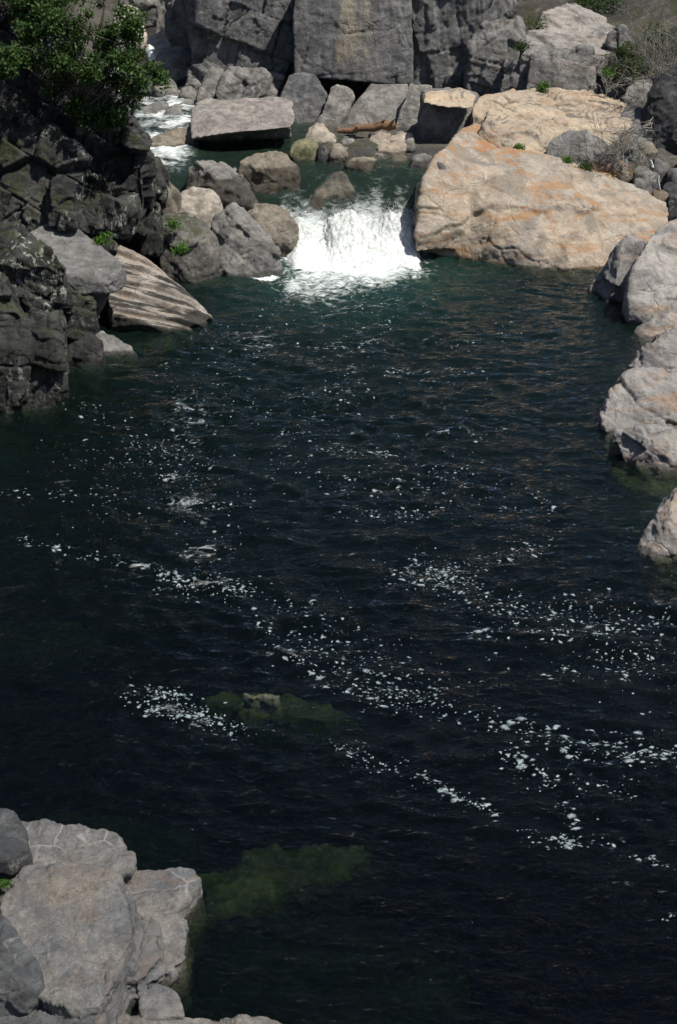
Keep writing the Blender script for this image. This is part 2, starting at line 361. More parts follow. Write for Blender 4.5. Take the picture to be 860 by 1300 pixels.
# ------------------------------------------------------------------ terrain: one sheet for bed, banks and canyon sides
def px_x(px, py, z=0.0): return G(px, py, z)[0]
LB = np.array([(-60, -9.0), (5, -6.0), (9.0, -3.3), (13.2, -4.2), (14.5, -6.8), (22.5, -7.4), (24, -6.2), (26.3, -5.8), (28, -5.0), (30, -4.2), (32.5, -4.0), (34.2, -3.3), (36.5, -5.6), (44, -7.0), (50, -9.5), (120, -20)])
RB = np.array([(-60, 10.0), (9, 7.5), (17.5, 5.2), (19, 5.0), (21, 4.6), (24, 4.9), (27, 5.6), (30, 6.4), (32.5, 6.6), (33.4, 6.0), (33.9, 2.7), (36.5, 2.4), (40, 2.0), (42.5, 0.5), (44.5, -3.5), (50, -5.0), (120, -12)])
def terrain_z(x, y):
    xl = np.interp(y, LB[:, 0], LB[:, 1]); xr = np.interp(y, RB[:, 0], RB[:, 1])
    zb = np.interp(y, (33.5, 36.2, 44, 60, 120), (0.0, 1.5, 1.9, 3.0, 4.0))
    dl = xl - x; dr = x - xr
    din = np.minimum(-dl, -dr)
    bed = zb - 0.55 - np.clip(din, 0, 2.5) * np.interp(y, (33, 36), (0.8, 0.28))
    left = zb - 0.55 + np.clip(dl, 0, 6) * 0.95 + np.clip(dl - 6, 0, 60) * 0.10
    right = np.interp(y, (33.0, 35.5, 37.8, 44, 60, 120), (0.0, 0.1, 1.25, 1.9, 3.0, 4.0)) - 0.6 + np.clip(dr, 0, 7) * np.interp(y, (26, 33), (0.42, 0.12)) + np.clip(dr - 7, 0, 12) * 0.30 + np.clip(dr - 19, 0, 60) * 0.05
    z = np.where(dl > 0, left, np.where(dr > 0, right, bed))
    back = np.clip(y - 44.5, 0, 14) * 0.22 * np.clip((x + 5.5 + (y - 44.5) * 0.2) / 2.0, 0, 1)
    z = z + back
    z = np.maximum(z, -9 + 10.76 * sstep(36.9, 37.5, y) * sstep(-1.4, -0.6, x) * (y < 50))
    return z
def grid_axis(a, b, fine, c0, c1, coarse):
    return np.unique(np.concatenate([np.arange(a, c0, coarse), np.arange(c0, c1, fine), np.arange(c1, b + coarse, coarse)]))
gx = grid_axis(-90, 90, 0.22, -14, 16, 3.0); gy = grid_axis(-60, 120, 0.22, 6, 56, 3.0)
X, Yg = np.meshgrid(gx, gy); xf, yf = X.ravel(), Yg.ravel()
zf = terrain_z(xf, yf)
q = np.stack([xf, yf, np.zeros_like(xf)], 1)
zf = zf + 0.28 * fbm(q / 2.3, 5, 0.55) + 0.9 * fbm(q / 11.0 + 3, 3) * np.clip((np.abs(xf) - 7) / 8, 0, 1)
nx, ny = len(gx), len(gy)
ii = (np.arange(ny - 1)[:, None] * nx + np.arange(nx - 1)[None, :]).ravel()
ground = mesh_np('ground', np.stack([xf, yf, zf], 1), np.stack([ii, ii + 1, ii + nx + 1, ii + nx], 1), G_GROUND)
tag(ground, kind='structure')
def ground_at(x, y):
    return float(terrain_z(np.array([x]), np.array([y]))[0])

# ------------------------------------------------------------------ water
def water_mat(name, dens, tint, bump=1.0, volume=True, aer=(0.05, 0.085, 0.075), soft=(-0.06, 0.30)):
    M = NT(name)
    geo = M.n('NewGeometry'); pos = geo.outputs['Position']
    n1 = M.noise(M.mapping(pos, (1.0, 1.9, 1.0)), 5.5, 4, 0.55, 0.6)
    n2 = M.noise(M.mapping(pos, (1.0, 1.6, 1.0)), 16.0, 3, 0.55, 0.4)
    hgt = M.math('ADD', M.math('MULTIPLY', n1, 0.034), M.math('MULTIPLY', n2, 0.010))
    bp = M.n('Bump'); bp.inputs['Strength'].default_value = bump; bp.inputs['Distance'].default_value = 1.0; M.link(hgt, bp.inputs['Height'])
    fr = M.n('Fresnel'); fr.inputs['IOR'].default_value = 1.333; M.link(bp.outputs[0], fr.inputs['Normal'])
    gl = M.n('BsdfGlossy'); gl.inputs['Roughness'].default_value = 0.015; M.link(bp.outputs[0], gl.inputs['Normal'])
    tr = M.n('BsdfTransparent'); tr.inputs[0].default_value = (0.93, 0.97, 0.95, 1)
    # foam, air bubbles and painted sky sheen in the water (vertex attributes)
    at = M.n('Attribute', attribute_name='foam'); foam = at.outputs['Fac']
    ae = M.n('Attribute', attribute_name='air'); air = ae.outputs['Fac']
    df = M.n('BsdfDiffuse'); M.link(M.mix(M.noise(pos, 2.2, 4, 0.6, 1.0), tuple(0.55 * q for q in aer), aer), df.inputs[0]); M.link(bp.outputs[0], df.inputs[2])
    m0 = M.n('MixShader'); M.link(air, m0.inputs[0]); M.link(tr.outputs[0], m0.inputs[1]); M.link(df.outputs[0], m0.inputs[2])
    m1 = M.n('MixShader'); M.link(fr.outputs[0], m1.inputs[0]); M.link(m0.outputs[0], m1.inputs[1]); M.link(gl.outputs[0], m1.inputs[2])
    fn = M.noise(M.mapping(pos, (0.75, 1.35, 1.0)), 4.6, 8, 0.7, 1.3)
    fm = M.math('SUBTRACT', M.math('ADD', M.math('MULTIPLY', foam, 1.35), fn), 1.02)
    ff = M.ramp(fm, *soft, 0, 0.95)
    fd = M.n('BsdfDiffuse'); fd.inputs[0].default_value = (0.62, 0.66, 0.65, 1); M.link(bp.outputs[0], fd.inputs[2])
    m2 = M.n('MixShader'); M.link(ff, m2.inputs[0]); M.link(m1.outputs[0], m2.inputs[1]); M.link(fd.outputs[0], m2.inputs[2])
    M.link(m2.outputs[0], M.out.inputs['Surface'])
    if volume:
        va = M.n('VolumeAbsorption'); va.inputs['Color'].default_value = (*tint, 1); va.inputs['Density'].default_value = dens
        M.link(va.outputs[0], M.out.inputs['Volume'])
    return M.m
W_POOL = water_mat('pool_water', 4.2, (0.40, 0.52, 0.32), 1.0, aer=(0.016, 0.046, 0.036))
W_UP = water_mat('upstream_water', 3.0, (0.15, 0.5, 0.38), 1.0, aer=(0.03, 0.057, 0.039), soft=(-0.22, 0.42))

def wave(x, y):
    q = np.stack([x, y, np.zeros_like(x)], 1).astype(np.float32)
    wq = q + 0.35 * np.stack([noise(q * 0.6), noise(q * 0.6 + 40), np.zeros_like(x)], 1)
    near = np.interp(y, (8, 12, 16, 24, 30, 33.5), (0.40, 0.65, 1.25, 1.35, 1.3, 1.9))
    rightcalm = 1.0 - 0.45 * sstep(1.0, 4.0, x) * sstep(16, 20, y)
    h = 0.042 * noise(wq * np.array((0.9, 1.5, 1)) + 3) + 0.036 * noise(wq * np.array((1.7, 3.6, 1)) + 11) + 0.034 * noise(wq * np.array((3.2, 6.0, 1)) + 21) * (0.5 + sstep(-0.3, 0.5, noise(q * 0.35 + 60)))
    # short crested ripples with sharp tops, longer crested in the calm water on the right
    r1 = np.abs(noise(wq * np.array((1.1, 4.4, 1)) + 31)); r2 = np.abs(noise(wq * np.array((2.6, 6.5, 1)) + 47))
    h = h * rightcalm - 0.042 * r1 - 0.020 * np.interp(y, (10, 17), (0.35, 1.0)) * r2 * (0.4 + sstep(-0.3, 0.4, noise(q * 0.3 + 71)))
    return h * near
def water_box(name, xs, ys, zfun, zbot, mat, foamf, airf):
    X, Yy = np.meshgrid(xs, ys); x, y = X.ravel(), Yy.ravel(); z = zfun(x, y); nx, ny = len(xs), len(ys)
    V = np.stack([x, y, z], 1); ii = (np.arange(ny - 1)[:, None] * nx + np.arange(nx - 1)[None, :]).ravel()
    Fc = [np.stack([ii, ii + 1, ii + nx + 1, ii + nx], 1)]
    rim = np.concatenate([np.arange(nx), np.arange(1, ny) * nx + nx - 1, (ny - 1) * nx + np.arange(nx - 2, -1, -1), np.arange(ny - 2, 0, -1) * nx])
    B = V[rim].copy(); B[:, 2] = zbot; b0 = len(V); V = np.concatenate([V, B]); k = len(rim); a = np.arange(k); nb_ = (a + 1) % k
    Fc.append(np.stack([rim[nb_], rim[a], b0 + a, b0 + nb_], 1))
    # bottom: four corner verts
    c = [b0, b0 + nx - 1, b0 + nx - 1 + ny - 1, b0 + 2 * (nx - 1) + ny - 1]
    Fc.append(np.array([[c[3], c[2], c[1], c[0]]]))
    o = mesh_np(name, V, np.concatenate(Fc), mat)
    for nm, fn in (('foam', foamf), ('air', airf)):
        at = o.data.attributes.new(nm, 'FLOAT', 'POINT'); val = np.zeros(len(V), np.float32); val[:len(x)] = np.clip(fn(x, y), 0, 1); at.data.foreach_set('value', val)
    sm = np.ones(len(o.data.polygons), bool); sm[len(ii):] = False; o.data.polygons.foreach_set('use_smooth', sm)
    return tag(o, kind='structure')
def blobf(x, y, items):
    r = np.zeros_like(x)
    for px, py, rx, ry, s in items:
        c = G(px, py); r = np.maximum(r, s * np.exp(-(((x - c[0]) / rx) ** 2 + ((y - c[1]) / ry) ** 2)))
    return r
def pool_foam_sheen(x, y):
    q = np.stack([x, y, np.zeros_like(x)], 1)
    f = blobf(x, y, [(445, 318, 2.0, 2.5, 0.95), (470, 340, 1.7, 2.2, 0.58), (420, 350, 2.2, 2.8, 0.48), (400, 365, 1.6, 2.4, 0.44), (520, 345, 1.2, 1.4, .42), (400, 345, 1.1, 2.2, 0.52), (372, 362, 0.45, 1.6, 0.50), (335, 349, 0.5, 0.25, 0.8),
                     (255, 742, 0.8, 0.32, 0.40), (215, 895, 0.4, 0.30, 0.38), (255, 915, 0.4, 0.18, 0.36), (450, 440, 0.7, 0.3, 0.34),
                     (240, 637, 0.55, 0.18, 0.41), (220, 603, 0.4, 0.12, 0.41), (230, 560, 1.2, 0.8, 0.33), (175, 718, 0.22, 0.10, 0.5), (430, 570, 1.6, 0.4, 0.30), (560, 470, 1.4, 0.5, 0.29), (560, 740, .6, .35, .3), (240, 520, 1.1, 2.2, 0.345), (240, 640, 0.9, 1.5, 0.36), (255, 700, 0.9, 0.9, 0.36), (330, 430, 1.6, 2.4, 0.34), (360, 830, .8, .5, .33)])  # broad faint blobs left of centre paint the sky sheen as pale film
    f = np.maximum(f, 0.20 + 0.10 * noise(q * 0.5))
    return f
def pool_air(x, y):
    return np.maximum(blobf(x, y, [(450, 335, 3.4, 4.5, 0.85), (560, 345, 2.0, 1.6, 0.6)]), np.interp(y, (9, 16, 24, 32), (0.0, 0.03, 0.10, 0.20)))
ax = np.arange(-13, 13.01, 0.06); ay = np.arange(-24, 36.4, 0.06); ay = np.concatenate([np.arange(-24, 8.5, 1.5), np.arange(8.5, 36.4, 0.055)])
water_box('water', ax, ay, wave, -4.5, W_POOL, pool_foam_sheen, pool_air)

def up_z(x, y):
    q = np.stack([x, y, np.zeros_like(x)], 1)
    base = np.interp(y, (34.6, 35.2, 35.9, 36.3, 36.9, 39, 42, 46, 60), (0.10, 0.45, 1.15, 1.45, 1.60, 1.70, 1.82, 2.2, 4.5))
    lef = sstep(-3.0, -4.2, x)
    rap = lef * sstep(36, 37.5, y) * (0.14 * fbm(q * np.array((0.9, 1.5, 1)), 4, 0.55) + 0.05)
    return base + 0.035 * fbm(q * np.array((1.6, 2.6, 1)) + 5, 4) + rap
def up_foam(x, y):
    q = np.stack([x, y, np.zeros_like(x)], 1)
    lef = sstep(-3.2, -4.4, x) * sstep(36.0, 37.2, y)
    bands = 0.26 + 0.34 * sstep(-0.5, 0.8, fbm(q * np.array((0.55, 1.7, 1)) + 2.0, 5, 0.6))
    thr = sstep(-2.2, -1.2, x) * np.interp(y, (34.6, 35.2, 35.6, 36.1, 38), (0.8, 0.62, 0.32, 0.20, 0.18)) + (0.20 * np.interp(y, (35, 35.9, 36.3), (1, 1, 0))) * noise(q * np.array((2.3, 0.35, 1)) + 8)
    return np.maximum(lef * bands, thr) 
def up_air(x, y): return np.full_like(x, 0.38)
water_box('water', np.arange(-13, 4.0, 0.05), np.arange(34.6, 47.2, 0.05), up_z, -1.0, W_UP, up_foam, up_air)

# ------------------------------------------------------------------ the cliff across the top
BL = dict(block=0.10, blocks=(0.8, 0.8, 0.6))
rock('cliff', None, [
    dict(p=[(262, 118), (252, 74), (266, 34), (236, -60), (300, -60), (392, -60), (392, 92), (330, 106), (270, 118)], Y=44.0, lean=1.2, depth=5, bulge=0.35, nb=7),
    dict(p=[(380, 112), (385, -60), (620, -60), (612, 112), (590, 118)], Y=45.0, lean=0.8, depth=5, bulge=0.1, nb=3),
    dict(p=[(520, 112), (516, -60), (690, -60), (640, 10), (600, 110)], Y=43.6, lean=0.9, depth=5, bulge=0.4, nb=6),
    dict(p=[(590, 20), (640, -60), (860, -80), (1000, -60), (1000, 20)], Y=50, lean=1.5, depth=6, bulge=0.3, nb=6)],
    mat=G_CLIFF, kind='structure', amp=0.010, block=0.08, blocks=(0.75, 0.6, 0.45), joint=(0.34, (1.5, 1.2, 1.0), 0.35), rnd=2, chop=0, fscale=0.5, sink=0.8, vox=0.038)
def panel_mat():
    # the block carries a pale tan vertical seep stain near its middle
    m = rock_mat('granite_cliff_panel', (0.215, 0.21, 0.203), (0.15, 0.15, 0.15), dark=(0.05, 0.052, 0.054), stain=0.5, streak=0.45, lichen=0.15, vein=0.2, wet=-1)
    t = m.node_tree; bs = [n for n in t.nodes if n.type == 'BSDF_PRINCIPLED'][0]; src = bs.inputs['Base Color'].links[0].from_socket
    M = NT.__new__(NT); M.t = t; M.m = m
    pos = M.n('NewGeometry').outputs['Position']; sp = M.n('SeparateXYZ'); M.link(pos, sp.inputs[0])
    nz = M.noise(M.mapping(pos, (2.2, 1, 0.35)), 2.0, 5, 0.6)
    xx = M.math('ADD', sp.outputs[0], M.math('MULTIPLY', M.math('SUBTRACT', nz, 0.5), 0.5))
    f = M.math('MULTIPLY', M.ramp(xx, -0.12, 0.08), M.ramp(xx, 1.05, 0.75)); f = M.math('MULTIPLY', f, M.ramp(sp.outputs[2], 3.0, 3.5, 0.1, 1))
    M.link(M.mix(M.math('MULTIPLY', f, M.ramp(nz, 0.38, 0.58, 0.2, 0.75)), src, (0.30, 0.255, 0.19)), bs.inputs['Base Color'])
    return m
rock('cliff_block', 'huge square grey granite block overhanging a black shadow gap in the cliff', [
    [(373, 96, 0.1), (371, 20, 0.35), (384, -50, 0.6), (520, -55, 0.7), (524, 20, 0.4), (524, 109, 0.12), (450, 104, 0.0), (440, 20, 0.2)]],
    Y=42.6, lean=0.3, depth=3.0, bulge=0.0, nb=0, sink=0, mat=panel_mat(), amp=0.006, joint=(0.05, (1.3, 1.5, 1.1), -0.06), block=0.022, blocks=(0.7, 0.7, 0.7), crack=0.03, cracks=(0.6, 0.6, 0.35), rnd=2, fscale=0.5, cat='cliff block')
rock('cliff_buttress', 'dark vertically streaked cliff face right of the overhanging block', [
    [(520, 110), (519, 30), (530, -50), (640, -50), (605, 30), (592, 60), (588, 110)],
    [(560, 108), (585, 40), (600, 60), (596, 106)]], Y=43.2, lean=0.5, depth=2.5, bulge=0.25, nb=6, sink=0.1, mat=G_CLIFF, amp=0.02, block=0.04, blocks=(1.2, 0.8, 0.22), joint=(0.20, (0.6, 0.8, 1.9), -0.12), rnd=2, fscale=0.5, cat='cliff face')

# left of the cliff foot
rock('boulder', 'tilted dark grey boulder with a flat pale face behind the leafy tree', [[(176, 100), (205, 63), (228, 54), (246, 70), (242, 100), (222, 106)]], Y=45.0, lean=0.8, depth=1.4, mat=G_MID, block=0.06, cat='boulder')
rock('boulder', 'rounded pale boulder at the far waterside below the tilted dark boulder', [[(187, 114), (192, 102), (207, 97), (222, 102), (229, 116), (225, 127), (200, 129)]], Y=44.0, lean=0.5, depth=0.9, rnd=8, mat=G_UP, cat='boulder')
rock('flat_rock', 'pale sloping slab above the small white chute at upper left', [[(184, 62), (190, 48), (226, 27), (236, 30), (241, 54), (220, 60), (205, 64)]], Y=47.5, lean=1.6, depth=1.5, mat=G_PALE, cat='slab', bulge=0.1)
rock('rock', 'small grey rock wedged between the rounded pale boulder and the layered slab', [[(227, 124), (230, 112), (241, 108), (250, 113), (249, 124)]], Y=43.6, lean=0.3, depth=0.6, mat=G_UP)
for k, (pp, YY) in enumerate([([(176, 146), (182, 136), (205, 127), (214, 130), (212, 143)], 42.4), ([(205, 146), (216, 134), (228, 132), (232, 140), (228, 147)], 42.2), ([(222, 136), (238, 125), (250, 127), (250, 138), (238, 140)], 42.9)]):
    rock('ledge_rock', ['long low dark rock at the far waterline left of two smaller ones', 'small low dark rock in the middle of the far waterline ledge', 'low grey rock touching the flat topped boulder on the far waterline'][k], [pp], Y=YY, lean=0.5, depth=0.8, bulge=0.1, mat=G_UP, cat='rock', group='low rocks along the far waterline')
rock('rock', 'pale brown flat rock midstream in the white rapids beside the flat topped boulder', [[(174, 190), (190, 178), (215, 166), (240, 159), (247, 162), (246, 190), (210, 192)]], Y=38.6, lean=0.9, depth=0.9, bulge=0.12, rnd=5, mat=G_BROWNUP)
for k, (pp, YY, lb) in enumerate([([(143, 24), (148, 8), (165, 5), (178, 10), (172, 26)], 50.0, 'pale rock at the top edge behind the tree, the highest of three'),
                             ([(141, 46), (145, 32), (176, 28), (186, 34), (180, 46)], 49.0, 'pale flat rock in the middle of the pile behind the tree'),
                             ([(168, 54), (172, 40), (184, 36), (188, 46), (182, 54)], 48.4, 'small pale rock beside the dark diagonal gap behind the tree')]):
    rock('rock', lb, [pp], Y=YY, lean=0.6, depth=0.8, mat=G_PALE, group='pale rocks behind the tree')
rock('flat_rock', 'big dark slanting rock at the top left of the cliff', [[(204, 22), (214, -40), (245, -60), (300, -40), (264, 14), (246, 60), (234, 78), (228, 44)]], Y=46.0, lean=1.0, depth=1.5, mat=G_CLIFF, block=0.1, cat='rock face', bulge=0.2)
rock('flat_rock', 'leaning pale slab at the foot of the left cliff', [[(249, 125), (262, 92), (270, 84), (285, 86), (281, 108), (272, 126)]], Y=43.0, lean=0.7, depth=0.8, chop=0, nb=2, mat=G_UP, bulge=0.1, cat='slab')
rock('flat_rock', 'cracked layered grey slab behind the flat topped boulder', [[(272, 128), (284, 96), (292, 85), (330, 88), (362, 98), (352, 122), (320, 130)]], Y=42.8, lean=0.8, depth=1.0, mat=G_CLIFFB, joint=(0.14, (0.35, 0.5, 0.8), 0.6), chop=0, bulge=0.15, cat='slab')

for k, (pp, YY, mm, lb) in enumerate([([(140, 70), (150, 52), (172, 50), (184, 64), (170, 84), (148, 86)], 47.6, G_UP, 'grey rock half hidden by the leafy tree above the far rapids'),
    ([(160, 104), (166, 88), (182, 84), (190, 96), (184, 112)], 45.6, G_MID, 'dark rock left of the tilted dark boulder beside the tree'),
    ([(196, 40), (200, 12), (222, -10), (240, 10), (228, 32)], 49.0, G_CLIFFB, 'shadowed rock at the top left between pale rocks and the cliff'),
    ([(150, 0), (160, -30), (200, -30), (204, 8), (180, 16)], 51.0, G_CLIFFB, 'rough grey rock at the very top left beyond the tree'),
    ([(236, 110), (238, 88), (250, 80), (262, 90), (256, 112)], 44.0, G_CLIFFB, 'dark rock filling the gap left of the leaning pale slab')]):
    rock('rock', lb, [pp], Y=YY, lean=0.6, depth=0.9, bulge=0.2, mat=mm, block=0.05)
# under the overhang
rock('flat_rock', 'dark leaning slab in shade under the left end of the overhang', [[(352, 132), (366, 94), (402, 93), (416, 118), (402, 158), (366, 158)]], Y=41.5, lean=0.9, depth=1.0, chop=0, nb=2, mat=G_CLIFF, bulge=0.1, cat='slab')
rock('rock', 'upright grey rock like a tilted post under the middle of the overhang', [[(402, 160), (408, 142), (418, 112), (428, 107), (447, 115), (450, 124), (434, 146), (430, 163)]], Y=40.9, lean=0.8, depth=0.8, chop=0, nb=2, mat=G_UP, bulge=0.15)
rock('flat_rock', 'broad smooth grey slab half shaded beneath the overhanging block', [[(432, 168), (446, 136), (470, 106), (518, 106), (526, 130), (514, 168)]], Y=41.0, lean=1.3, depth=0.9, chop=0, nb=2, mat=G_UP, bulge=0.1, cat='slab', amp=0.02)
rock('flat_rock', 'steep grey slab leaning right of the broad smooth slab', [[(498, 170), (508, 138), (520, 106), (550, 108), (544, 150), (536, 172)]], Y=40.5, lean=0.9, depth=0.9, chop=0, nb=2, mat=G_UP, bulge=0.1, cat='slab')
rock('boulder', 'square block with a sunlit tan top and dark left face beside the cascade', [
    [(528, 194, .5), (532, 150, .5), (536, 114, .7), (585, 112, 1.2), (608, 122, 1.0), (604, 160, .5), (570, 196, 0.1), (556, 202, 0.0), (553, 140, 0.0)]], Y=38.8, lean=0.6, depth=1.2, bulge=0.0, nb=0, mat=G_MID, block=0.06, cat='boulder', amp=0.02, rnd=2)
rock('flat_rock', 'tan sunlit top of the square block beside the cascade', [[(536, 130, .1), (540, 115, .7), (584, 111, 1.2), (606, 122, 1.0), (602, 138, .2), (560, 136, 0.0)]], Y=38.2, depth=0.5, bulge=0, nb=0, sink=0, mat=G_LEDGE, cat='slab', amp=0.02)  # sunlit top of the block, its light put into an added tan piece
rock('boulder', 'white angular boulder left of the driftwood log', [[(386, 178), (392, 162), (402, 156), (416, 160), (430, 172), (428, 183), (404, 186)]], Y=38.8, lean=0.5, depth=0.8, mat=G_PALEUP, cat='boulder')
rock('boulder', 'olive mossy boulder at the far edge of the upper pool near the flat boulder', [[(368, 196), (374, 180), (386, 174), (402, 179), (408, 194), (400, 201), (375, 202)]], Y=37.4, lean=0.5, depth=0.8, mat=rock_mat('mossy_river_rock', (0.26, 0.24, 0.15), (0.19, 0.18, 0.10), moss=0.8, stain=0.2, wet=1.6), cat='boulder', rnd=6)
rock('rock', 'small round dark wet stone between two brown rocks', [[(402, 196), (404, 186), (411, 183), (418, 187), (418, 197), (410, 199)]], Y=37.3, lean=0.3, depth=0.4, bulge=.1, mat=G_BLACK, rnd=8)
rock('rock', 'dark brown round stone right of the small wet stone', [[(417, 197), (421, 182), (430, 179), (440, 188), (443, 196), (430, 199)]], Y=37.2, lean=0.4, depth=0.5, bulge=.15, mat=G_BROWNUP, rnd=8)
for pp, YY, lb, mm in [([(465, 188), (470, 172), (482, 166), (496, 170), (496, 190), (478, 192)], 38.3, 'round orange tan rock at the right end of the driftwood log', G_PALEUP),
                   ([(484, 181), (492, 174), (524, 168), (526, 176), (510, 182)], 38.5, 'long flat pale rock lying behind the white rock pile', G_PALEUP),
                   ([(474, 198), (480, 184), (500, 179), (516, 182), (514, 200), (490, 201)], 37.6, 'whitish block rock in front of the orange tan rock', G_PALEUP),
                   ([(443, 198), (452, 190), (470, 190), (474, 197), (462, 200)], 37.5, 'small flat pale rock awash at the pool edge below the log', G_PALEUP),
                   ([(512, 190), (516, 176), (526, 174), (530, 192)], 38.0, 'little grey rock wedged against the square block', G_UP),
                   ([(470, 172), (472, 163), (488, 161), (492, 171)], 39.1, 'grey stone resting on the driftwood log', G_UP),
                   ([(520, 216), (522, 198), (536, 193), (549, 198), (546, 216)], 36.7, 'grey stone below the square block at the cascade lip', G_UP),
                   ([(438, 206), (450, 200), (474, 199), (480, 204), (470, 208)], 36.6, 'flat brown rock just breaking the surface of the upper pool', G_BROWNUP)]:
    rock('rock', lb, [pp], Y=YY, lean=0.4, depth=0.6, bulge=0.12, mat=mm, sink=0.3)

for pp, YY, lb, mm in [([(432, 182), (438, 172), (452, 172), (458, 182)], 38.7, 'grey stone under the left end of the driftwood log', G_UP),
                   ([(452, 192), (456, 180), (470, 180), (472, 192)], 38.1, 'dark stone in the shadow below the driftwood log', G_BLACK),
                   ([(496, 206), (500, 196), (518, 198), (520, 208)], 37.3, 'pale stone at the waterline in front of the whitish block', G_PALEUP),
                   ([(424, 196), (428, 188), (444, 186), (450, 196)], 37.7, 'small brown stone at the waterline between dark stone and flat pale rock', G_BROWNUP),
                   ([(398, 164), (402, 150), (412, 152), (414, 166)], 39.9, 'grey stone at the foot of the tilted post rock', G_UP),
                   ([(500, 176), (504, 166), (520, 166), (526, 176)], 39.3, 'grey stone behind the right end of the driftwood log', G_UP)]:
    rock('rock', lb, [pp], Y=YY, lean=0.4, depth=0.5, bulge=0.12, mat=mm, sink=0.4, block=0.02)
# mid boulders
rock('boulder', 'huge flat topped pale granite boulder with a black undercut front above the cascade', [
    [(243, 176, -0.35), (242, 135, 1.3), (262, 127, 2.3), (345, 123, 2.6), (373, 128, 2.0), (375, 155, 0.2), (370, 162, -0.2), (330, 165, -0.35), (296, 168, -0.55)],
    dict(p=[(248, 178, 0.7), (248, 206, 1.7), (300, 206, 1.8), (366, 200, 1.7), (370, 160, 0.9), (300, 158, 0.9)], sink=0.6)],
    Y=38.6, depth=1.6, bulge=0.0, nb=0, sink=0, mat=rock_mat('granite_flat_top', (0.36, 0.325, 0.29), (0.29, 0.265, 0.24), stain=0.3, streak=0.0, lichen=0.0, wet=1.7, wetband=0.25), amp=0.012, block=0.04, rnd=2, cat='boulder')
rock('boulder', 'low domed brown boulder in front of the flat topped boulder', [[(300, 222), (304, 204), (322, 193), (344, 191), (364, 198), (379, 212), (378, 222), (340, 228)]], Y=35.9, lean=0.7, depth=0.9, mat=G_BROWNUP, rnd=5, cat='boulder', block=0.03)
rock('boulder', 'brown grey pointed boulder behind the pale angular one', [[(232, 240), (236, 214), (250, 202), (270, 203), (298, 215), (322, 238), (328, 252), (300, 266), (262, 268)]], Y=34.6, lean=0.9, depth=1.2, bulge=0.4, mat=G_UP, cat='boulder', block=0.05)
rock('boulder', 'pale cream angular boulder catching the sun among grey boulders', [[(222, 272), (226, 244), (246, 234), (268, 236), (284, 262), (276, 284), (254, 296)]], Y=33.6, lean=0.9, depth=0.8, bulge=0.25, mat=G_PALE, cat='boulder')
rock('boulder', 'large dark grey wedge shaped boulder standing at the pool edge left of the foam', [[(264, 300), (272, 276), (296, 258), (310, 262), (330, 288), (352, 316), (359, 342), (340, 348), (290, 348), (272, 338)]], Y=32.6, lean=1.0, depth=1.3, bulge=0.35, mat=G_MID, cat='boulder', joint=(0.08, (0.6, 0.6, 0.5), 0.7), block=0.03, seed=3)
rock('boulder', 'brown blocky boulder at the left foot of the cascade', [[(306, 264), (322, 257), (352, 258), (372, 270), (379, 284), (376, 300), (350, 305), (318, 300), (308, 286)]], Y=34.2, lean=0.7, depth=1.0, bulge=0.3, mat=G_BROWN, cat='boulder', block=0.04)
rock('boulder', 'dark wet boulder splitting the top of the cascade', [[(388, 258), (394, 244), (412, 224), (422, 217), (434, 218), (448, 230), (454, 246), (430, 262), (414, 272)]], Y=35.5, lean=0.8, depth=0.9, bulge=0.3, mat=rock_mat('granite_wet_mid', (0.20, 0.175, 0.135), (0.14, 0.125, 0.10), stain=0.5, wet=0.95, wetband=0.5), cat='boulder', sink=0.9, chop=8)
rock('boulder', 'mossy dark rock with bright green tufts at the waterline under the left cliff', [[(201, 312), (202, 280), (214, 266), (238, 268), (262, 284), (278, 306), (279, 332), (262, 352), (226, 354), (206, 340)]], Y=32.2, lean=0.8, depth=1.3, bulge=0.4, mat=rock_mat('granite_mossy', (0.20, 0.19, 0.17), (0.13, 0.125, 0.115), stain=0.6, streak=0.6, moss=0.55, lichen=0.5, wetband=0.4), cat='boulder', block=0.05)
rock('boulder', 'tan ledge rock wedged between the left cliff and the pointed boulder', [[(176, 250), (180, 222), (192, 218), (214, 228), (228, 248), (226, 262), (205, 267)]], Y=33.4, lean=0.8, depth=1.0, bulge=0.25, mat=G_BROWN, cat='rock')
rock('rock', 'brown rock ledge on the left cliff rim above the river bend', [[(168, 236), (174, 205), (180, 214), (200, 232), (224, 240), (228, 246), (206, 252), (180, 248)]], Y=33.9, lean=0.7, depth=0.9, bulge=0.15, mat=G_BROWN)

# right side: the tan slabs
def sheet(pts, Y):
    w = np.array([P(a, b, y) for (a, b), y in zip(pts, Y)]); return w[:, 0], w[:, 2]
SH1 = sheet([(530, 305), (560, 296), (592, 285), (622, 262), (660, 266), (710, 262), (780, 264), (850, 268)], [33.6, 33.8, 34.0, 34.6, 34.6, 34.7, 34.8, 34.8])
SH2 = sheet([(560, 262), (590, 246), (620, 232), (660, 240), (720, 236), (800, 250)], [34.6, 35.0, 35.4, 35.4, 35.6, 35.6])
def slab_sheets(V):
    # exfoliation sheets: the rock steps back along two curved joints
    wob = 0.10 * fbm(V * 0.9, 3) + 0.03 * fbm(V * 4.0, 3)
    d = 0.10 * sstep(-0.03, 0.05, V[:, 2] - np.interp(V[:, 0], *SH1) + wob) * sstep(-0.2, 0.3, noise(V * 0.45 + 4) + 0.25)
    d += 0.07 * sstep(-0.03, 0.04, V[:, 2] - np.interp(V[:, 0], *SH2) + wob) * sstep(-0.1, 0.2, noise(V * 0.6 + 14))
    return d
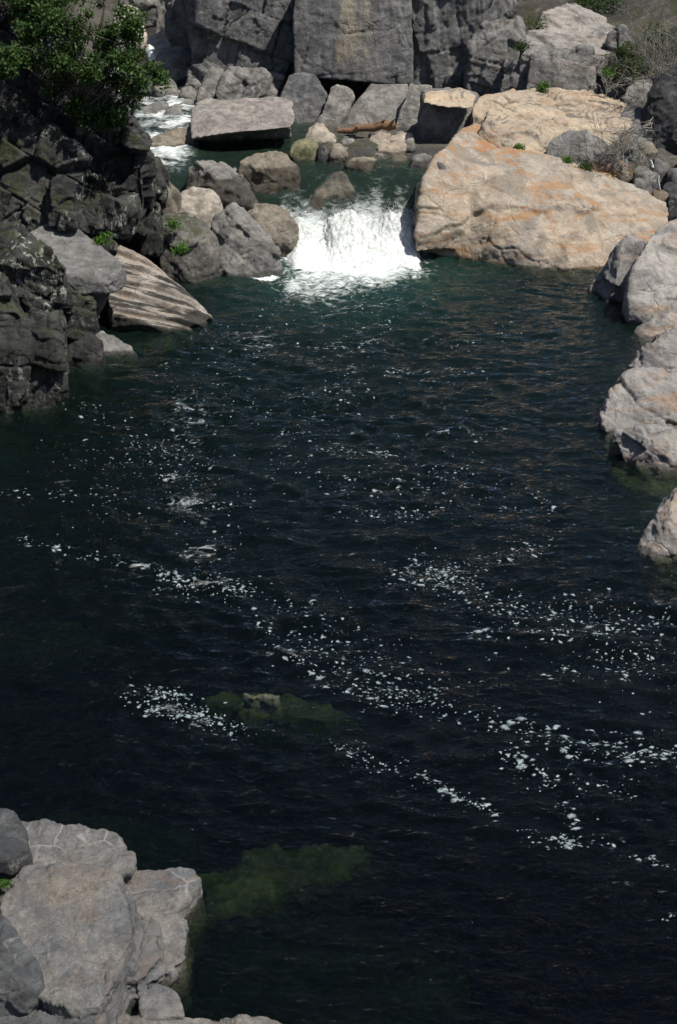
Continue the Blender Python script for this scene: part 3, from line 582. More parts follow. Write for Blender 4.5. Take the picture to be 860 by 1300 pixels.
rock('flat_rock', 'enormous sunlit tan slab with rust stains sloping into the pool right of the cascade', [
    [(527, 319, 1.2), (534, 296, 1.5), (546, 274, 1.8), (575, 215, 2.2), (606, 196, 3.1), (646, 192, 3.6), (676, 198, 3.6), (734, 215, 3.4), (789, 238, 2.9), (847, 256, 2.6), (850, 280, 1.8), (800, 330, 0.3), (776, 340, 0.0), (718, 343, -0.25), (667, 340, 0.0), (617, 330, 0.6), (584, 325, 0.9), (560, 302, 1.2), (640, 290, 0.45), (700, 296, 0.35), (600, 270, 1.3), (650, 312, 0.2), (720, 318, 0.05), (660, 244, 1.9), (740, 262, 1.2)],
    dict(p=[(528, 306, .4), (540, 266, 0.9), (539, 222, 1.4), (556, 198, 2.2), (574, 178, 3.6), (606, 162, 5.0), (640, 190, 4.4), (640, 260, 1.8), (590, 290, 0.8), (560, 300, .6), (572, 230, 1.5)], sink=0.3)],
    Y=33.3, lean=3, depth=1.6, bulge=0.0, nb=0, sink=0.9, mat=G_SLAB, cat='slab', amp=0.010, block=0.018, blocks=(0.5, 0.6, 0.9), crack=0.03, cracks=(0.3, 0.4, 0.8), rnd=5, fscale=0.35, stripes=slab_sheets)
rock('rock', 'brown rock at the right edge of the white foam under the tan slab', [[(527, 262), (528, 240), (534, 228), (546, 236), (550, 256), (544, 270), (534, 270)]], Y=34.6, lean=0.4, depth=0.7, bulge=0.15, mat=G_BROWN, sink=0.6)
rock('rock', 'small rounded brown rock at the foot of the tan slab touching the foam', [[(538, 282), (540, 264), (548, 262), (556, 270), (553, 284), (544, 286)]], Y=34.1, lean=0.3, depth=0.5, bulge=0.1, mat=G_BROWN, sink=0.5)
rock('flat_rock', 'upper sunlit tan ledge with a dark stained front under the mottled cliff', [
    [(609, 186, .2), (614, 158, 0.7), (622, 134, 2.3), (640, 117, 3.6), (676, 110, 4.2), (740, 114, 4.0), (790, 126, 3.4), (806, 150, 2.0), (790, 178, 0.9), (760, 196, 0.4), (720, 205, 0.0), (690, 204, -0.2), (650, 190, -0.2), (660, 160, 0.7), (730, 166, 0.9)]],
    Y=37.2, lean=3, depth=1.2, bulge=0.0, nb=0, sink=0.5, mat=G_LEDGE, cat='slab', amp=0.012, joint=(0.10, (1.3, 1.0, 0.5), 0.15), block=0.03, blocks=(0.7, 0.7, 1.2), crack=0.08, cracks=(0.6, 0.6, 0.8), rnd=4, fscale=0.4)
rock('rock', 'dark mottled rock face under the right half of the upper tan ledge', [[(688, 206), (698, 178), (714, 167), (746, 167), (772, 182), (782, 202), (740, 210)]], Y=36.75, lean=0.5, depth=0.7, bulge=0.15, mat=G_CLIFFB, chop=2)
rock('rock', 'dark shaded hollowed rock shoulder on the left end of the big tan slab', [[(537, 240), (540, 208), (553, 197), (566, 201), (575, 214), (568, 240), (552, 252)]], Y=34.75, lean=0.6, depth=0.9, bulge=0.2, mat=G_CLIFF)  # shaded left side of the slab, its shade put into a darker rock
rock('rock', 'dark cleft rock with a sunlit tan top left of the upper ledge', [[(599, 158), (600, 138), (608, 122), (640, 116), (648, 124), (638, 142), (618, 160)]], Y=38.6, lean=1.0, depth=0.8, bulge=0.1, mat=G_LEDGE)
rock('rock', 'rounded dark stained tan rock bulging from the left end of the upper ledge', [[(608, 190), (606, 172), (614, 154), (628, 150), (640, 166), (636, 190), (622, 194)]], Y=37.1, lean=0.5, depth=0.8, bulge=0.2, mat=G_LEDGE, rnd=6)
rock('rock_outcrop', 'mottled grey outcrop with a sunlit sloping top left of the square mottled face', [[(595, 104), (598, 60), (606, 40), (634, 20), (660, 24), (668, 60), (664, 106)], dict(p=[(630, 110), (640, 70), (676, 60), (690, 90), (684, 112)], Y=41.6)], Y=42.2, lean=1.1, depth=1.8, bulge=0.25, nb=6, mat=G_CLIFFB, joint=(0.22, (0.8, 0.8, 0.7), 0.3), block=0.04, blocks=(0.9, 0.9, 0.8), cat='outcrop', amp=0.03)
rock('rock_outcrop', 'square mottled grey outcrop face above the upper tan ledge', [[(668, 114, 0), (674, 70, 0.3), (690, 58, 0.6), (754, 60, 0.3), (757, 112, 0.0), (710, 114, -0.1)]], Y=41.4, lean=0.5, depth=1.8, bulge=0.1, nb=2, chop=0, mat=G_CLIFFB, joint=(0.10, (1.0, 0.9, 0.8), 0.2), cat='outcrop', amp=0.02)
rock('flat_rock', 'pale sunlit rock slope rising behind the square mottled outcrop', [[(660, 72, 0.3), (664, 44, 1.4), (690, 14, 3.4), (720, 2, 4.4), (760, 20, 3.6), (800, 40, 2.4), (806, 62, 1.0), (766, 68, 0.1), (700, 62, 0.2)]], Y=41.7, lean=1, depth=1.2, bulge=0.1, nb=2, chop=0, mat=G_PALEG, joint=(0.12, (1.4, 1.2, 0.6), 0.25), cat='slab', amp=0.02)  # sunlit top of the outcrop, its light put into a paler grey
rock('rock_outcrop', 'dark rounded outcrop with a black recess right of the square mottled face', [[(762, 114), (766, 70), (776, 44), (792, 34), (804, 56), (806, 100), (800, 118)]], Y=41.6, lean=0.8, depth=1.6, bulge=0.3, mat=G_CLIFFB, joint=(0.22, (0.8, 0.8, 0.7), 0.3), block=0.04, cat='outcrop', amp=0.04)
rock('flat_rock', 'pale bare granite slope at the top right above the mottled outcrop', [[(690, 30), (700, -20), (760, -20), (900, 10), (900, 60), (800, 50), (740, 34)]], Y=45.5, lean=3.0, depth=1.5, bulge=0.1, mat=G_PALEG, chop=0, cat='slab', amp=0.02)
rock('boulder', 'grey boulder with a black shadow gap beneath it at right under bare twigs', [[(789, 128), (796, 112), (808, 102), (826, 100), (838, 112), (832, 132), (818, 138)]], Y=40.4, lean=0.6, depth=0.9, bulge=0.2, mat=G_MID, cat='boulder', block=0.05)
rock('boulder', 'very dark tall boulder at the right edge beneath bare twigs', [[(816, 172), (820, 130), (832, 100), (870, 80), (900, 90), (900, 200), (856, 204), (834, 194)]], Y=38.4, lean=0.8, depth=1.6, bulge=0.3, mat=G_BLACK, cat='boulder', block=0.06)
rock('flat_rock', 'grey sloping slab between the upper tan ledge and the dark tall boulder', [[(770, 186), (790, 150), (800, 126), (826, 140), (828, 176), (806, 206), (780, 204)]], Y=38.0, lean=1.6, depth=0.9, bulge=0.1, mat=G_MID, cat='slab')
for pp, YY, lb, mm in [([(788, 200), (794, 189), (808, 188), (820, 198), (808, 206)], 37.4, 'dark boulder at the head of the trickle on the right', G_MID),
                   ([(804, 222), (808, 210), (822, 212), (836, 222), (830, 232), (812, 230)], 36.5, 'grey block beside the trickle below the twigs', G_MID),
                   ([(826, 212), (828, 200), (842, 202), (851, 210), (846, 222), (832, 222)], 37.0, 'wet angular stone right of the trickle', G_MID),
                   ([(846, 226), (848, 214), (866, 212), (872, 228), (856, 236)], 36.6, 'wet grey stone cut by the right edge above the slab', G_MID),
                   ([(827, 250), (829, 240), (846, 243), (852, 252), (842, 258)], 35.9, 'small tan stone resting at the right end of the big tan slab', G_LEDGE),
                   ([(848, 276), (848, 246), (880, 240), (880, 280)], 35.6, 'dark wet square rock at the right edge behind the big tan slab', G_BLACK)]:
    rock('rock', lb, [pp], Y=YY, lean=0.4, depth=0.6, bulge=0.12, mat=mm, sink=0.5)

for pp, YY, lb, mm in [([(800, 236), (806, 226), (824, 230), (830, 240), (816, 246)], 36.0, 'small grey stone in the gully just behind the big tan slab', G_MID),
                   ([(776, 206), (782, 196), (796, 198), (800, 212), (788, 218)], 37.0, 'grey stone beside the thin leafless stems', G_MID),
                   ([(806, 190), (812, 178), (830, 180), (838, 192), (824, 200)], 37.6, 'brownish stone under the dark tall boulder', G_BROWNUP),
                   ([(840, 238), (844, 228), (858, 230), (862, 242), (850, 248)], 36.2, 'dark wet stone above the small tan stone at right', G_BLACK),
                   ([(860, 216), (864, 196), (890, 190), (900, 216)], 37.0, 'dark rock at the right edge under the tall boulder', G_BLACK)]:
    rock('rock', lb, [pp], Y=YY, lean=0.4, depth=0.6, bulge=0.12, mat=mm, sink=0.6, block=0.03)
# right bank by the pool
rock('rock', 'grey rock with a black hollow jutting into the pool at right', [[(750, 368, 1.2), (764, 352, 1.3), (780, 324, 1.5), (792, 296), (806, 292), (822, 304), (812, 340), (800, 386), (796, 398), (776, 382)]], Y=30.2, lean=1.2, depth=1.2, bulge=0.1, mat=G_RIGHTG, amp=0.03, block=0.06)
rock('boulder', 'big smooth pale grey boulder on the right bank with a dark stain', [[(798, 400, .1), (798, 376, .2), (806, 340, .8), (822, 302, 1.8), (846, 280, 2.8), (900, 262, 3.4), (960, 280, 3), (960, 410, 0), (890, 412, -.1), (840, 416, -0.1), (830, 350, 0.6)]], Y=29.0, lean=2.5, depth=1.6, bulge=0.1, nb=2, mat=G_RIGHT, cat='boulder', amp=0.018, rnd=8, block=0.03)
rock('flat_rock', 'thin pale tilted slab edge below the big smooth boulder', [[(800, 428), (806, 418), (830, 404), (862, 382), (900, 360), (940, 360), (940, 420), (960, 450), (840, 450), (812, 436)]], Y=27.9, lean=1.2, depth=1.0, bulge=0.05, mat=G_RIGHT, cat='slab')
rock('flat_rock', 'grey cracked slab on the right bank between thin slab and rust marked rock', [[(790, 492), (794, 466), (810, 446), (840, 424), (900, 396), (960, 400), (960, 520), (860, 522), (808, 506)]], Y=25.0, lean=1.6, depth=1.4, bulge=0.12, mat=G_RIGHTG, cat='slab', joint=(0.11, (1.1, 0.9, 0.42), 0.45), nb=2, block=0.06)
rock('flat_rock', 'large pinkish grey slab with rust marks on the right bank', [[(764, 530), (763, 514), (776, 494), (800, 476), (860, 462), (940, 450), (960, 560), (860, 560), (800, 556), (770, 554)]], Y=23.0, lean=1.8, depth=1.4, bulge=0.2, mat=G_RIGHT, cat='slab', joint=(0.11, (1.1, 0.9, 0.42), 0.45), nb=2, block=0.02, seed=2)
rock('flat_rock', 'pale tan slab dipping under clear water on the right bank', [[(776, 560), (782, 550), (820, 545), (900, 530), (960, 540), (960, 620), (860, 606), (836, 596), (812, 570)]], Y=21.3, lean=1.1, depth=1.2, bulge=0.1, mat=G_RIGHT, cat='slab', joint=(0.11, (1.1, 0.9, 0.42), 0.45), nb=2, block=0.02)
rock('rock', 'little white chip of rock at the foot of the rust marked slab', [[(775, 564), (776, 556), (788, 551), (796, 556), (793, 565)]], Y=22.3, lean=0.2, depth=0.2, bulge=0.04, mat=G_PALE, sink=0.3)
rock('rock', 'pointed pale grey rock rising alone from the water at the right edge', [[(815, 690), (824, 664), (844, 628), (864, 620), (900, 636), (910, 700), (870, 712), (832, 712)]], Y=18.6, lean=0.8, depth=0.9, bulge=0.2, mat=G_RIGHT, seed=1)

# ------------------------------------------------------------------ left bank
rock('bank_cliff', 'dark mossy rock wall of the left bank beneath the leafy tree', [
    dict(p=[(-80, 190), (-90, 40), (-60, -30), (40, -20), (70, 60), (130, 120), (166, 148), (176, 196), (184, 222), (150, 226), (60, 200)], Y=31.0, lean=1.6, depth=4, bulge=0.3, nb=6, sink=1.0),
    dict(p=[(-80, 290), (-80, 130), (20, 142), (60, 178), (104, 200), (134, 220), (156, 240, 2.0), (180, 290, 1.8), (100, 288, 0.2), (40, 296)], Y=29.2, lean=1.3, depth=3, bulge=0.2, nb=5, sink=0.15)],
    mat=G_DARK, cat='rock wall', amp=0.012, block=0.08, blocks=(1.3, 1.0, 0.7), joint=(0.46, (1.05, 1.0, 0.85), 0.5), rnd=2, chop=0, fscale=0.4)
for pp, YY, lb in [([(60, 276), (60, 236), (74, 226), (94, 234), (96, 280)], 28.7, 'dark rock block with a yellow green streak above the smooth slab'),
                   ([(94, 286), (96, 230), (112, 222), (134, 228), (138, 280), (120, 290)], 29.6, 'dark lichen streaked block in the middle of the left bank wall'),
                   ([(138, 292), (134, 238), (150, 236), (178, 254), (182, 288), (166, 298)], 31.0, 'dark lichen spotted block beside the mossy corner of the left bank'),
                   ([(178, 306), (178, 258), (204, 256), (206, 306), (196, 316)], 31.7, 'square dark block at the outer corner of the left bank wall')]:
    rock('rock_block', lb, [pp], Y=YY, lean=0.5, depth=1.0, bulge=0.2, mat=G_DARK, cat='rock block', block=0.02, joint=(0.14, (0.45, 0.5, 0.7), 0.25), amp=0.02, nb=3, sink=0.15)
rock('flat_rock', 'smooth grey slab capping the dark left bank above the striped rock', [
    [(30, 298, 1.2), (66, 280, 1.8), (86, 280, 1.9), (112, 300, 1.5), (150, 330, 0.7), (153, 342, 0.3), (138, 362, 0.0), (100, 352, -0.1), (60, 340, 0.0), (30, 320, 0.5)],
    dict(p=[(70, 350, .1), (138, 362, .05), (140, 372, .2), (112, 404, .8), (80, 400, .9)], sink=0.4)], Y=27.4, depth=1.0, bulge=0.0, nb=0, sink=0.2, mat=G_LEFT, cat='slab', amp=0.014, rnd=5, block=0.03)
rock('rock', 'dark rough ledge at the left edge beside the smooth capping slab', [
    [(-60, 300), (-60, 286), (20, 286), (60, 312), (84, 338), (76, 350), (30, 346), (-60, 330)],
    dict(p=[(30, 440), (30, 346), (80, 340), (112, 372), (106, 420), (80, 450)], Y=26.6, lean=0.5)], Y=26.4, lean=1.2, depth=1.5, bulge=0.15, mat=G_DARK, amp=0.02, block=0.03, joint=(0.24, (0.8, 0.8, 0.6), 0.4), sink=0.8)
GA = P(128, 330, 28.6); g_ax = P(262, 400, 29.8) - P(140, 330, 29.2); g_ax /= np.linalg.norm(g_ax)
g_pv = P(215, 345, 30.3) - P(165, 405, 28.6); g_pv -= g_ax * (g_pv @ g_ax); g_pv /= np.linalg.norm(g_pv)
def grooves(V):
    # deep weathering grooves that run down the dip of the slab
    s = (V - GA) @ g_pv; a = (V - GA) @ g_ax
    ph = s * 2.7 + 0.30 * noise(np.stack([a * 0.8, s * 2.0, s * 0], 1)) + 0.1
    g = np.abs((ph % 1.0) - 0.5) * 2
    return -0.10 * sstep(0.35, 0.85, g) * sstep(1.9, 1.2, s) + 0.02 * noise(np.stack([a * 0.8, s * 9.0, s * 0], 1))
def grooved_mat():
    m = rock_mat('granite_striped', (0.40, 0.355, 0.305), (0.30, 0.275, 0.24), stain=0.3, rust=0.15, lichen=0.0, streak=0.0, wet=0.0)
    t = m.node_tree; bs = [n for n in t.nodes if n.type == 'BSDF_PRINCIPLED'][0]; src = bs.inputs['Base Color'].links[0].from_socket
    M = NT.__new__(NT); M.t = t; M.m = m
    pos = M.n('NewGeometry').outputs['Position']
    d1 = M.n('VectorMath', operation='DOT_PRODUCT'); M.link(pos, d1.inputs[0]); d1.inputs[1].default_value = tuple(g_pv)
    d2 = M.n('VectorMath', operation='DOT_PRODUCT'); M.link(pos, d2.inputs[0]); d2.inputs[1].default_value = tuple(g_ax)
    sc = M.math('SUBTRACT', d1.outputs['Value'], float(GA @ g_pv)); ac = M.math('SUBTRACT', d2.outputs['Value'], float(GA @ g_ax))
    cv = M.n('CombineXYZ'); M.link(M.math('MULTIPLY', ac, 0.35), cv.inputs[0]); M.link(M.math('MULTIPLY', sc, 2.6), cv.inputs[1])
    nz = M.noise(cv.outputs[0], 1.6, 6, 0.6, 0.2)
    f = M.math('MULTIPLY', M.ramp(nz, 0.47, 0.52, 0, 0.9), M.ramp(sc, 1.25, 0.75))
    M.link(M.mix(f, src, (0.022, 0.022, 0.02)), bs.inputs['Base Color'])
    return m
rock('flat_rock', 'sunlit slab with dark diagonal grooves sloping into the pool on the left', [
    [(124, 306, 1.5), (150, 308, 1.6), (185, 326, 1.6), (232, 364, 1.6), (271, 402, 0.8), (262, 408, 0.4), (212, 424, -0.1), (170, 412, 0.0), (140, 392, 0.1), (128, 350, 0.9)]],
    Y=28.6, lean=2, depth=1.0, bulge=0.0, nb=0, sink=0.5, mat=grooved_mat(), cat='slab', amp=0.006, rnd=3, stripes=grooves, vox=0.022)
rock('flat_rock', 'low grey slab half awash below the grooved slab', [[(100, 424), (110, 414), (140, 424), (168, 440), (172, 450), (140, 450), (112, 440)]], Y=27.2, lean=0.8, depth=0.7, bulge=0.05, mat=G_LEFT, cat='slab', sink=0.4)
rock('rock', 'dark undercut rock under the capping slab at the waterline', [[(84, 462), (86, 424), (110, 416), (130, 436), (128, 460)]], Y=26.5, lean=0.4, depth=0.9, bulge=0.15, mat=G_DARK, sink=0.6)
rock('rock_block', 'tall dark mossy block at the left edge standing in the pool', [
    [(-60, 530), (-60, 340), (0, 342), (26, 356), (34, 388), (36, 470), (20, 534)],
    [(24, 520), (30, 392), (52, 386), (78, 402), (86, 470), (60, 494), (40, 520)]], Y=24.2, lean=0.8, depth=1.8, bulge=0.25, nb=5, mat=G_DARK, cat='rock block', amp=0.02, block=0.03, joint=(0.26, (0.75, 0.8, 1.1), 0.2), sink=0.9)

# ------------------------------------------------------------------ foreground rocks
def fore(py, z=0.0): return Yat(py, z)
FB = [(4, 1120), (20, 1044), (60, 1044), (100, 1046), (146, 1060), (170, 1084), (168, 1104), (140, 1110), (60, 1130)]
FM = [(0, 1150), (30, 1100), (96, 1100), (150, 1112), (172, 1138), (172, 1186), (156, 1220), (126, 1276), (90, 1282), (50, 1262), (20, 1200)]
FR = [(130, 1110), (180, 1116), (206, 1110), (228, 1101), (244, 1102), (256, 1114), (250, 1132), (224, 1156), (196, 1166), (170, 1160)]
FQ = [(170, 1165), (200, 1160), (236, 1168), (236, 1192), (232, 1220), (204, 1240), (160, 1262), (140, 1230), (165, 1200)]
plate('boulder', 'wide pale grey bedrock slab with white veins at the bottom left', [(FB, 0.36), (FM, 0.60)],
      G_FORE, cat='slab', block=0.015, joint=(0.075, (0.62, 0.8, 0.24), -0.12), vox=0.016)
plate('rock', 'pale tan rock lobe reaching into the water from the bottom left slab', [(FR, 0.16)], G_FORE, flare=0.2, vox=0.014, block=0.015)
plate('rock', 'pale cracked rock plate stepping down to the water below the tan lobe', [(FQ, 0.14), ([(176, 1170), (200, 1166), (210, 1210), (176, 1246), (150, 1240)], 0.26), ([(196, 1160), (232, 1162), (239, 1172), (210, 1180)], 0.15)], G_FORE, flare=0.15, vox=0.014, joint=(0.06, (0.3, 0.35, 0.12), -0.1), block=0.015)
plate('rock', 'small pale rock point at the waterline near the bottom edge', [([(176, 1262), (200, 1244), (224, 1258), (236, 1290), (180, 1292)], 0.12)], G_FORE, flare=0.15, vox=0.014)
plate('rock', 'dark upright rock at the left edge behind the bottom left slab', [([(-60, 1060), (-40, 1022), (10, 1030), (32, 1040), (37, 1076), (14, 1090), (-40, 1090)], 0.62)], G_BLUEGREY, flare=0.06, vox=0.018, block=0.06)
plate('rock', 'dark smooth rock lump at the lower left corner', [([(-60, 1170), (0, 1158), (20, 1180), (50, 1222), (56, 1246), (30, 1258), (-60, 1262)], 0.72)], G_BLUEGREY, flare=0.03, vox=0.018, block=0.02)
plate('flat_rock', 'dark bluish slab strip along the bottom left edge', [([(-60, 1262), (30, 1258), (70, 1272), (116, 1292), (110, 1330), (-60, 1330)], 0.45)], G_BLUEGREY, flare=0.05, vox=0.018, cat='slab')
plate('flat_rock', 'thin grey slab edge along the bottom of the picture', [([(120, 1296), (180, 1289), (260, 1288), (340, 1293), (400, 1312), (300, 1340), (130, 1340)], 0.08)], G_FORE, flare=0.05, vox=0.018, cat='slab')
plate('submerged_rock', 'mossy green rock just under the surface with a dry tan tip in mid pool', [([(262, 882), (300, 879), (345, 878), (400, 886), (436, 900), (410, 912), (340, 906), (280, 898)], -0.34), ([(308, 881), (332, 876), (356, 881), (350, 885), (322, 886)], -0.005)], G_ALGAE, flare=0.4, cat='rock', vox=0.016, amp=0.04)
plate('submerged_rock', 'long green underwater rock off the bottom left slab', [([(250, 1110), (330, 1080), (400, 1072), (468, 1082), (430, 1112), (340, 1140), (270, 1160)], -0.40)], G_ALGAE, flare=0.25, cat='rock', amp=0.06)
plate('submerged_rock', 'brown underwater shelf at the bottom between slab and deep water', [([(210, 1150), (320, 1140), (460, 1170), (560, 1240), (560, 1400), (150, 1400)], -0.80)], G_BED, flare=0.2, cat='rock', amp=0.02)
plate('submerged_rock', 'greenish underwater shelf below the pale tan slab on the right', [([(768, 584), (800, 570), (840, 590), (900, 600), (920, 640), (840, 632), (790, 614)], -0.22)], G_ALGAE, flare=0.2, cat='rock', amp=0.03)
plate('submerged_rock', 'olive underwater rock at the left edge of the pool', [([(-40, 786), (40, 786), (110, 796), (116, 812), (60, 826), (-40, 830)], -0.66)], G_ALGAE, flare=0.3, cat='rock', amp=0.02)
plate('submerged_rock', 'dim underwater rock behind the bottom left slab', [([(60, 1030), (150, 1036), (230, 1050), (230, 1090), (150, 1100)], -0.75)], G_BED, flare=0.3, cat='rock', amp=0.02)

# ------------------------------------------------------------------ white water of the cascade
def white_mat():
    M = NT('white_water')
    pos = M.n('NewGeometry').outputs['Position']
    n1 = M.noise(pos, 4.0, 7, 0.7, 0.8); n2 = M.noise(pos, 30, 4, 0.7)
    c = M.mix(M.ramp(n1, 0.36, 0.52, 0.75, 0), (0.66, 0.68, 0.67), (0.36, 0.43, 0.38))
    bs = M.n('BsdfPrincipled'); M.link(c, bs.inputs['Base Color']); bs.inputs['Roughness'].default_value = 0.6
    bs.inputs['Subsurface Weight'].default_value = 0.0
    bp = M.n('Bump'); bp.inputs['Distance'].default_value = 1.0; bp.inputs['Strength'].default_value = 0.8
    M.link(M.math('ADD', M.math('MULTIPLY', n1, 0.12), M.math('MULTIPLY', n2, 0.03)), bp.inputs['Height']); M.link(bp.outputs[0], bs.inputs['Normal'])
    M.link(bs.outputs[0], M.out.inputs['Surface']); return M.m
WHITE = white_mat()
cx0, cx1 = P(352, 300, 34.4)[0], P(545, 300, 34.4)[0]
wx = np.arange(cx0, cx1, 0.022); wy = np.arange(32.6, 36.0, 0.022)
X, Yw = np.meshgrid(wx, wy); x, y = X.ravel(), Yw.ravel(); q = np.stack([x, y, np.zeros_like(x)], 1)
pxs = 430 + x / np.sqrt(y ** 2 + 9.0 ** 2) * F          # about where each point falls across the stream
# crest height of the boil across the stream (metres above the pool)
crest = np.interp(x, [P(a, 260, 35.0)[0] for a in (352, 366, 380, 396, 412, 424, 436, 450, 462, 474, 486, 496, 508, 522, 534, 545)],
                  (0.0, 0.75, 0.85, 0.60, 0.50, 0.74, 0.86, 0.88, 0.82, 0.80, 0.92, 0.96, 0.90, 0.86, 0.62, 0.0))
prof = np.interp(y, (32.6, 33.2, 33.8, 34.3, 34.8, 35.2, 35.6, 36.0), (-0.08, 0.06, 0.20, 0.46, 0.80, 1.0, 0.95, 0.3))
edge = sstep(cx0, cx0 + 0.5, x) * sstep(cx1, cx1 - 0.35, x)
zz = 0.91 * crest * prof * edge - 0.05 - 0.25 * (1 - edge)
zg = zz.reshape(X.shape); gyv, gxv = np.gradient(zg, 0.022); nn = np.stack([-gxv.ravel(), -gyv.ravel(), np.ones(zz.size)], 1); nn /= np.linalg.norm(nn, axis=1)[:, None]
p3 = np.stack([x, y, zz], 1); amp = (edge * np.clip(prof * 1.3 + 0.10, 0, 1))[:, None]
p3 = p3 + nn * amp * (0.12 * fbm(p3 * np.array((1.3, 1.0, 1.0)) + 4, 3) + 0.085 * (np.abs(fbm(p3 * np.array((4.2, 1.3, 1.6)) + 9, 4, 0.55)) - 0.2) + 0.03 * fbm(p3 * np.array((12, 4, 4)), 4, 0.65))[:, None]
p3[:, 2] -= 0.10 * sstep(33.6, 32.7, y) * (0.5 + fbm(q * np.array((2.2, 1.0, 1)), 3))
nx, ny = len(wx), len(wy); ii = (np.arange(ny - 1)[:, None] * nx + np.arange(nx - 1)[None, :]).ravel()
cas = mesh_np('cascade', p3, np.stack([ii, ii + 1, ii + nx + 1, ii + nx], 1), WHITE)
tag(cas, kind='structure')
# spray: drops thrown up off the boil
rs = np.random.RandomState(5)
oct_v = np.array([(1, 0, 0), (-1, 0, 0), (0, 1, 0), (0, -1, 0), (0, 0, 1), (0, 0, -1)], float)
oct_f = np.array([(0, 2, 4), (2, 1, 4), (1, 3, 4), (3, 0, 4), (2, 0, 5), (1, 2, 5), (3, 1, 5), (0, 3, 5)])
dv, df_ = [], []; n = 0
clump = [(rs.uniform(cx0 + 0.5, cx1 - 0.3), rs.uniform(34.5, 35.4)) for _ in range(60)]
for i in range(7000):
    cc = clump[rs.randint(60)]; xx = cc[0] + rs.normal(0, 0.20); yy = cc[1] + rs.normal(0, 0.18)
    zc = np.interp(xx, [P(a, 260, 35.0)[0] for a in (352, 366, 380, 396, 412, 424, 436, 450, 462, 474, 486, 496, 508, 522, 534, 545)], (0.0, 0.75, 0.85, 0.60, 0.50, 0.74, 0.86, 0.88, 0.82, 0.80, 0.92, 0.96, 0.90, 0.86, 0.62, 0.0))
    zp = 0.90 * zc * np.interp(yy, (33.5, 34.5, 35.2, 35.8), (0.1, 0.6, 1, 0.5)) + rs.normal(0.04, 0.12)
    r = rs.uniform(0.003, 0.010); dv.append(oct_v * r * rs.uniform(0.6, 1.5, (1, 3)) + (xx, yy, zp)); df_.append(oct_f + n); n += 6
spray = mesh_np('spray', np.concatenate(dv), np.concatenate(df_), WHITE); tag(spray, kind='stuff', label='white spray drops thrown up over the foaming cascade', cat='spray')
# thin white threads on the glassy chute left of the splitting boulder, and the small chutes far upstream
def chute(name, label, pts, width, mat=WHITE, cat='white water'):
    v, f = [], []; pts = [np.array(p) for p in pts]; N = 40; L = len(pts) - 1
    for i in range(N + 1):
        t = i / N * L; k = min(int(t), L - 1); p = pts[k] * (1 - (t - k)) + pts[k + 1] * (t - k)
        wd = width * (0.6 + 0.8 * abs(math.sin(i * 1.3)) * 0.5 + rs.uniform(0, 0.3))
        for j in range(7):
            s = (j / 6 - 0.5) * 2
            v.append((p[0] + s * wd / 2 + rs.normal(0, wd * 0.05), p[1] - 0.06 * (1 - s * s), p[2] + width * 0.35 * (1 - s * s) + rs.normal(0, 0.01) - 0.04 * abs(s)))
    for i in range(N):
        for j in range(6):
            a = i * 7 + j; f.append((a, a + 1, a + 8, a + 7))
    return tag(mesh_np(name, v, f, mat), label, cat)
def on_up(px, py, dz=0.03):
    """point of the upstream water surface under a pixel"""
    best = None
    for Yc in np.arange(35.0, 48.0, 0.05):
        p = P(px, py, Yc); zs = float(up_z(np.array([p[0]]), np.array([Yc]))[0])
        if p[2] <= zs: best = p; best[2] = zs + dz; break
    return best if best is not None else P(px, py, 36.0)
chute('chute', 'little white chute far upstream beside the tilted dark boulder', [P(190, 60, 47.0), P(194, 70, 46.4), P(198, 81, 46.0)], 0.30)
chute('trickle', 'thin white trickle between dark stones at the right', [P(836, 222, 36.45), P(836, 230, 36.4), P(838, 240, 36.3)], 0.05)
chute('trickle', 'upper thread of the trickle below the dark tall boulder', [P(826, 203, 37.1), P(828, 208, 37.0), P(829, 213, 36.9)], 0.07)

# ------------------------------------------------------------------ floating foam
def foam_mat():
    # thin bubbly film: dense in the middle of a fleck, broken and see-through towards its rim
    M = NT('floating_foam'); d = M.n('BsdfPrincipled'); pos = M.n('NewGeometry').outputs['Position']
    nz = M.noise(pos, 26, 4, 0.7); M.link(M.mix(M.ramp(nz, 0.35, 0.65), (0.12, 0.16, 0.175), (0.27, 0.32, 0.335)), d.inputs['Base Color']); d.inputs['Roughness'].default_value = 0.5
    at = M.n('Attribute', attribute_name='body'); t = M.n('BsdfTransparent'); mx = M.n('MixShader')
    M.link(M.ramp(M.math('ADD', at.outputs['Fac'], M.math('MULTIPLY', nz, 0.9)), 0.40, 1.2, 0, 0.9), mx.inputs[0])
    M.link(t.outputs[0], mx.inputs[1]); M.link(d.outputs[0], mx.inputs[2]); M.link(mx.outputs[0], M.out.inputs['Surface']); return M.m
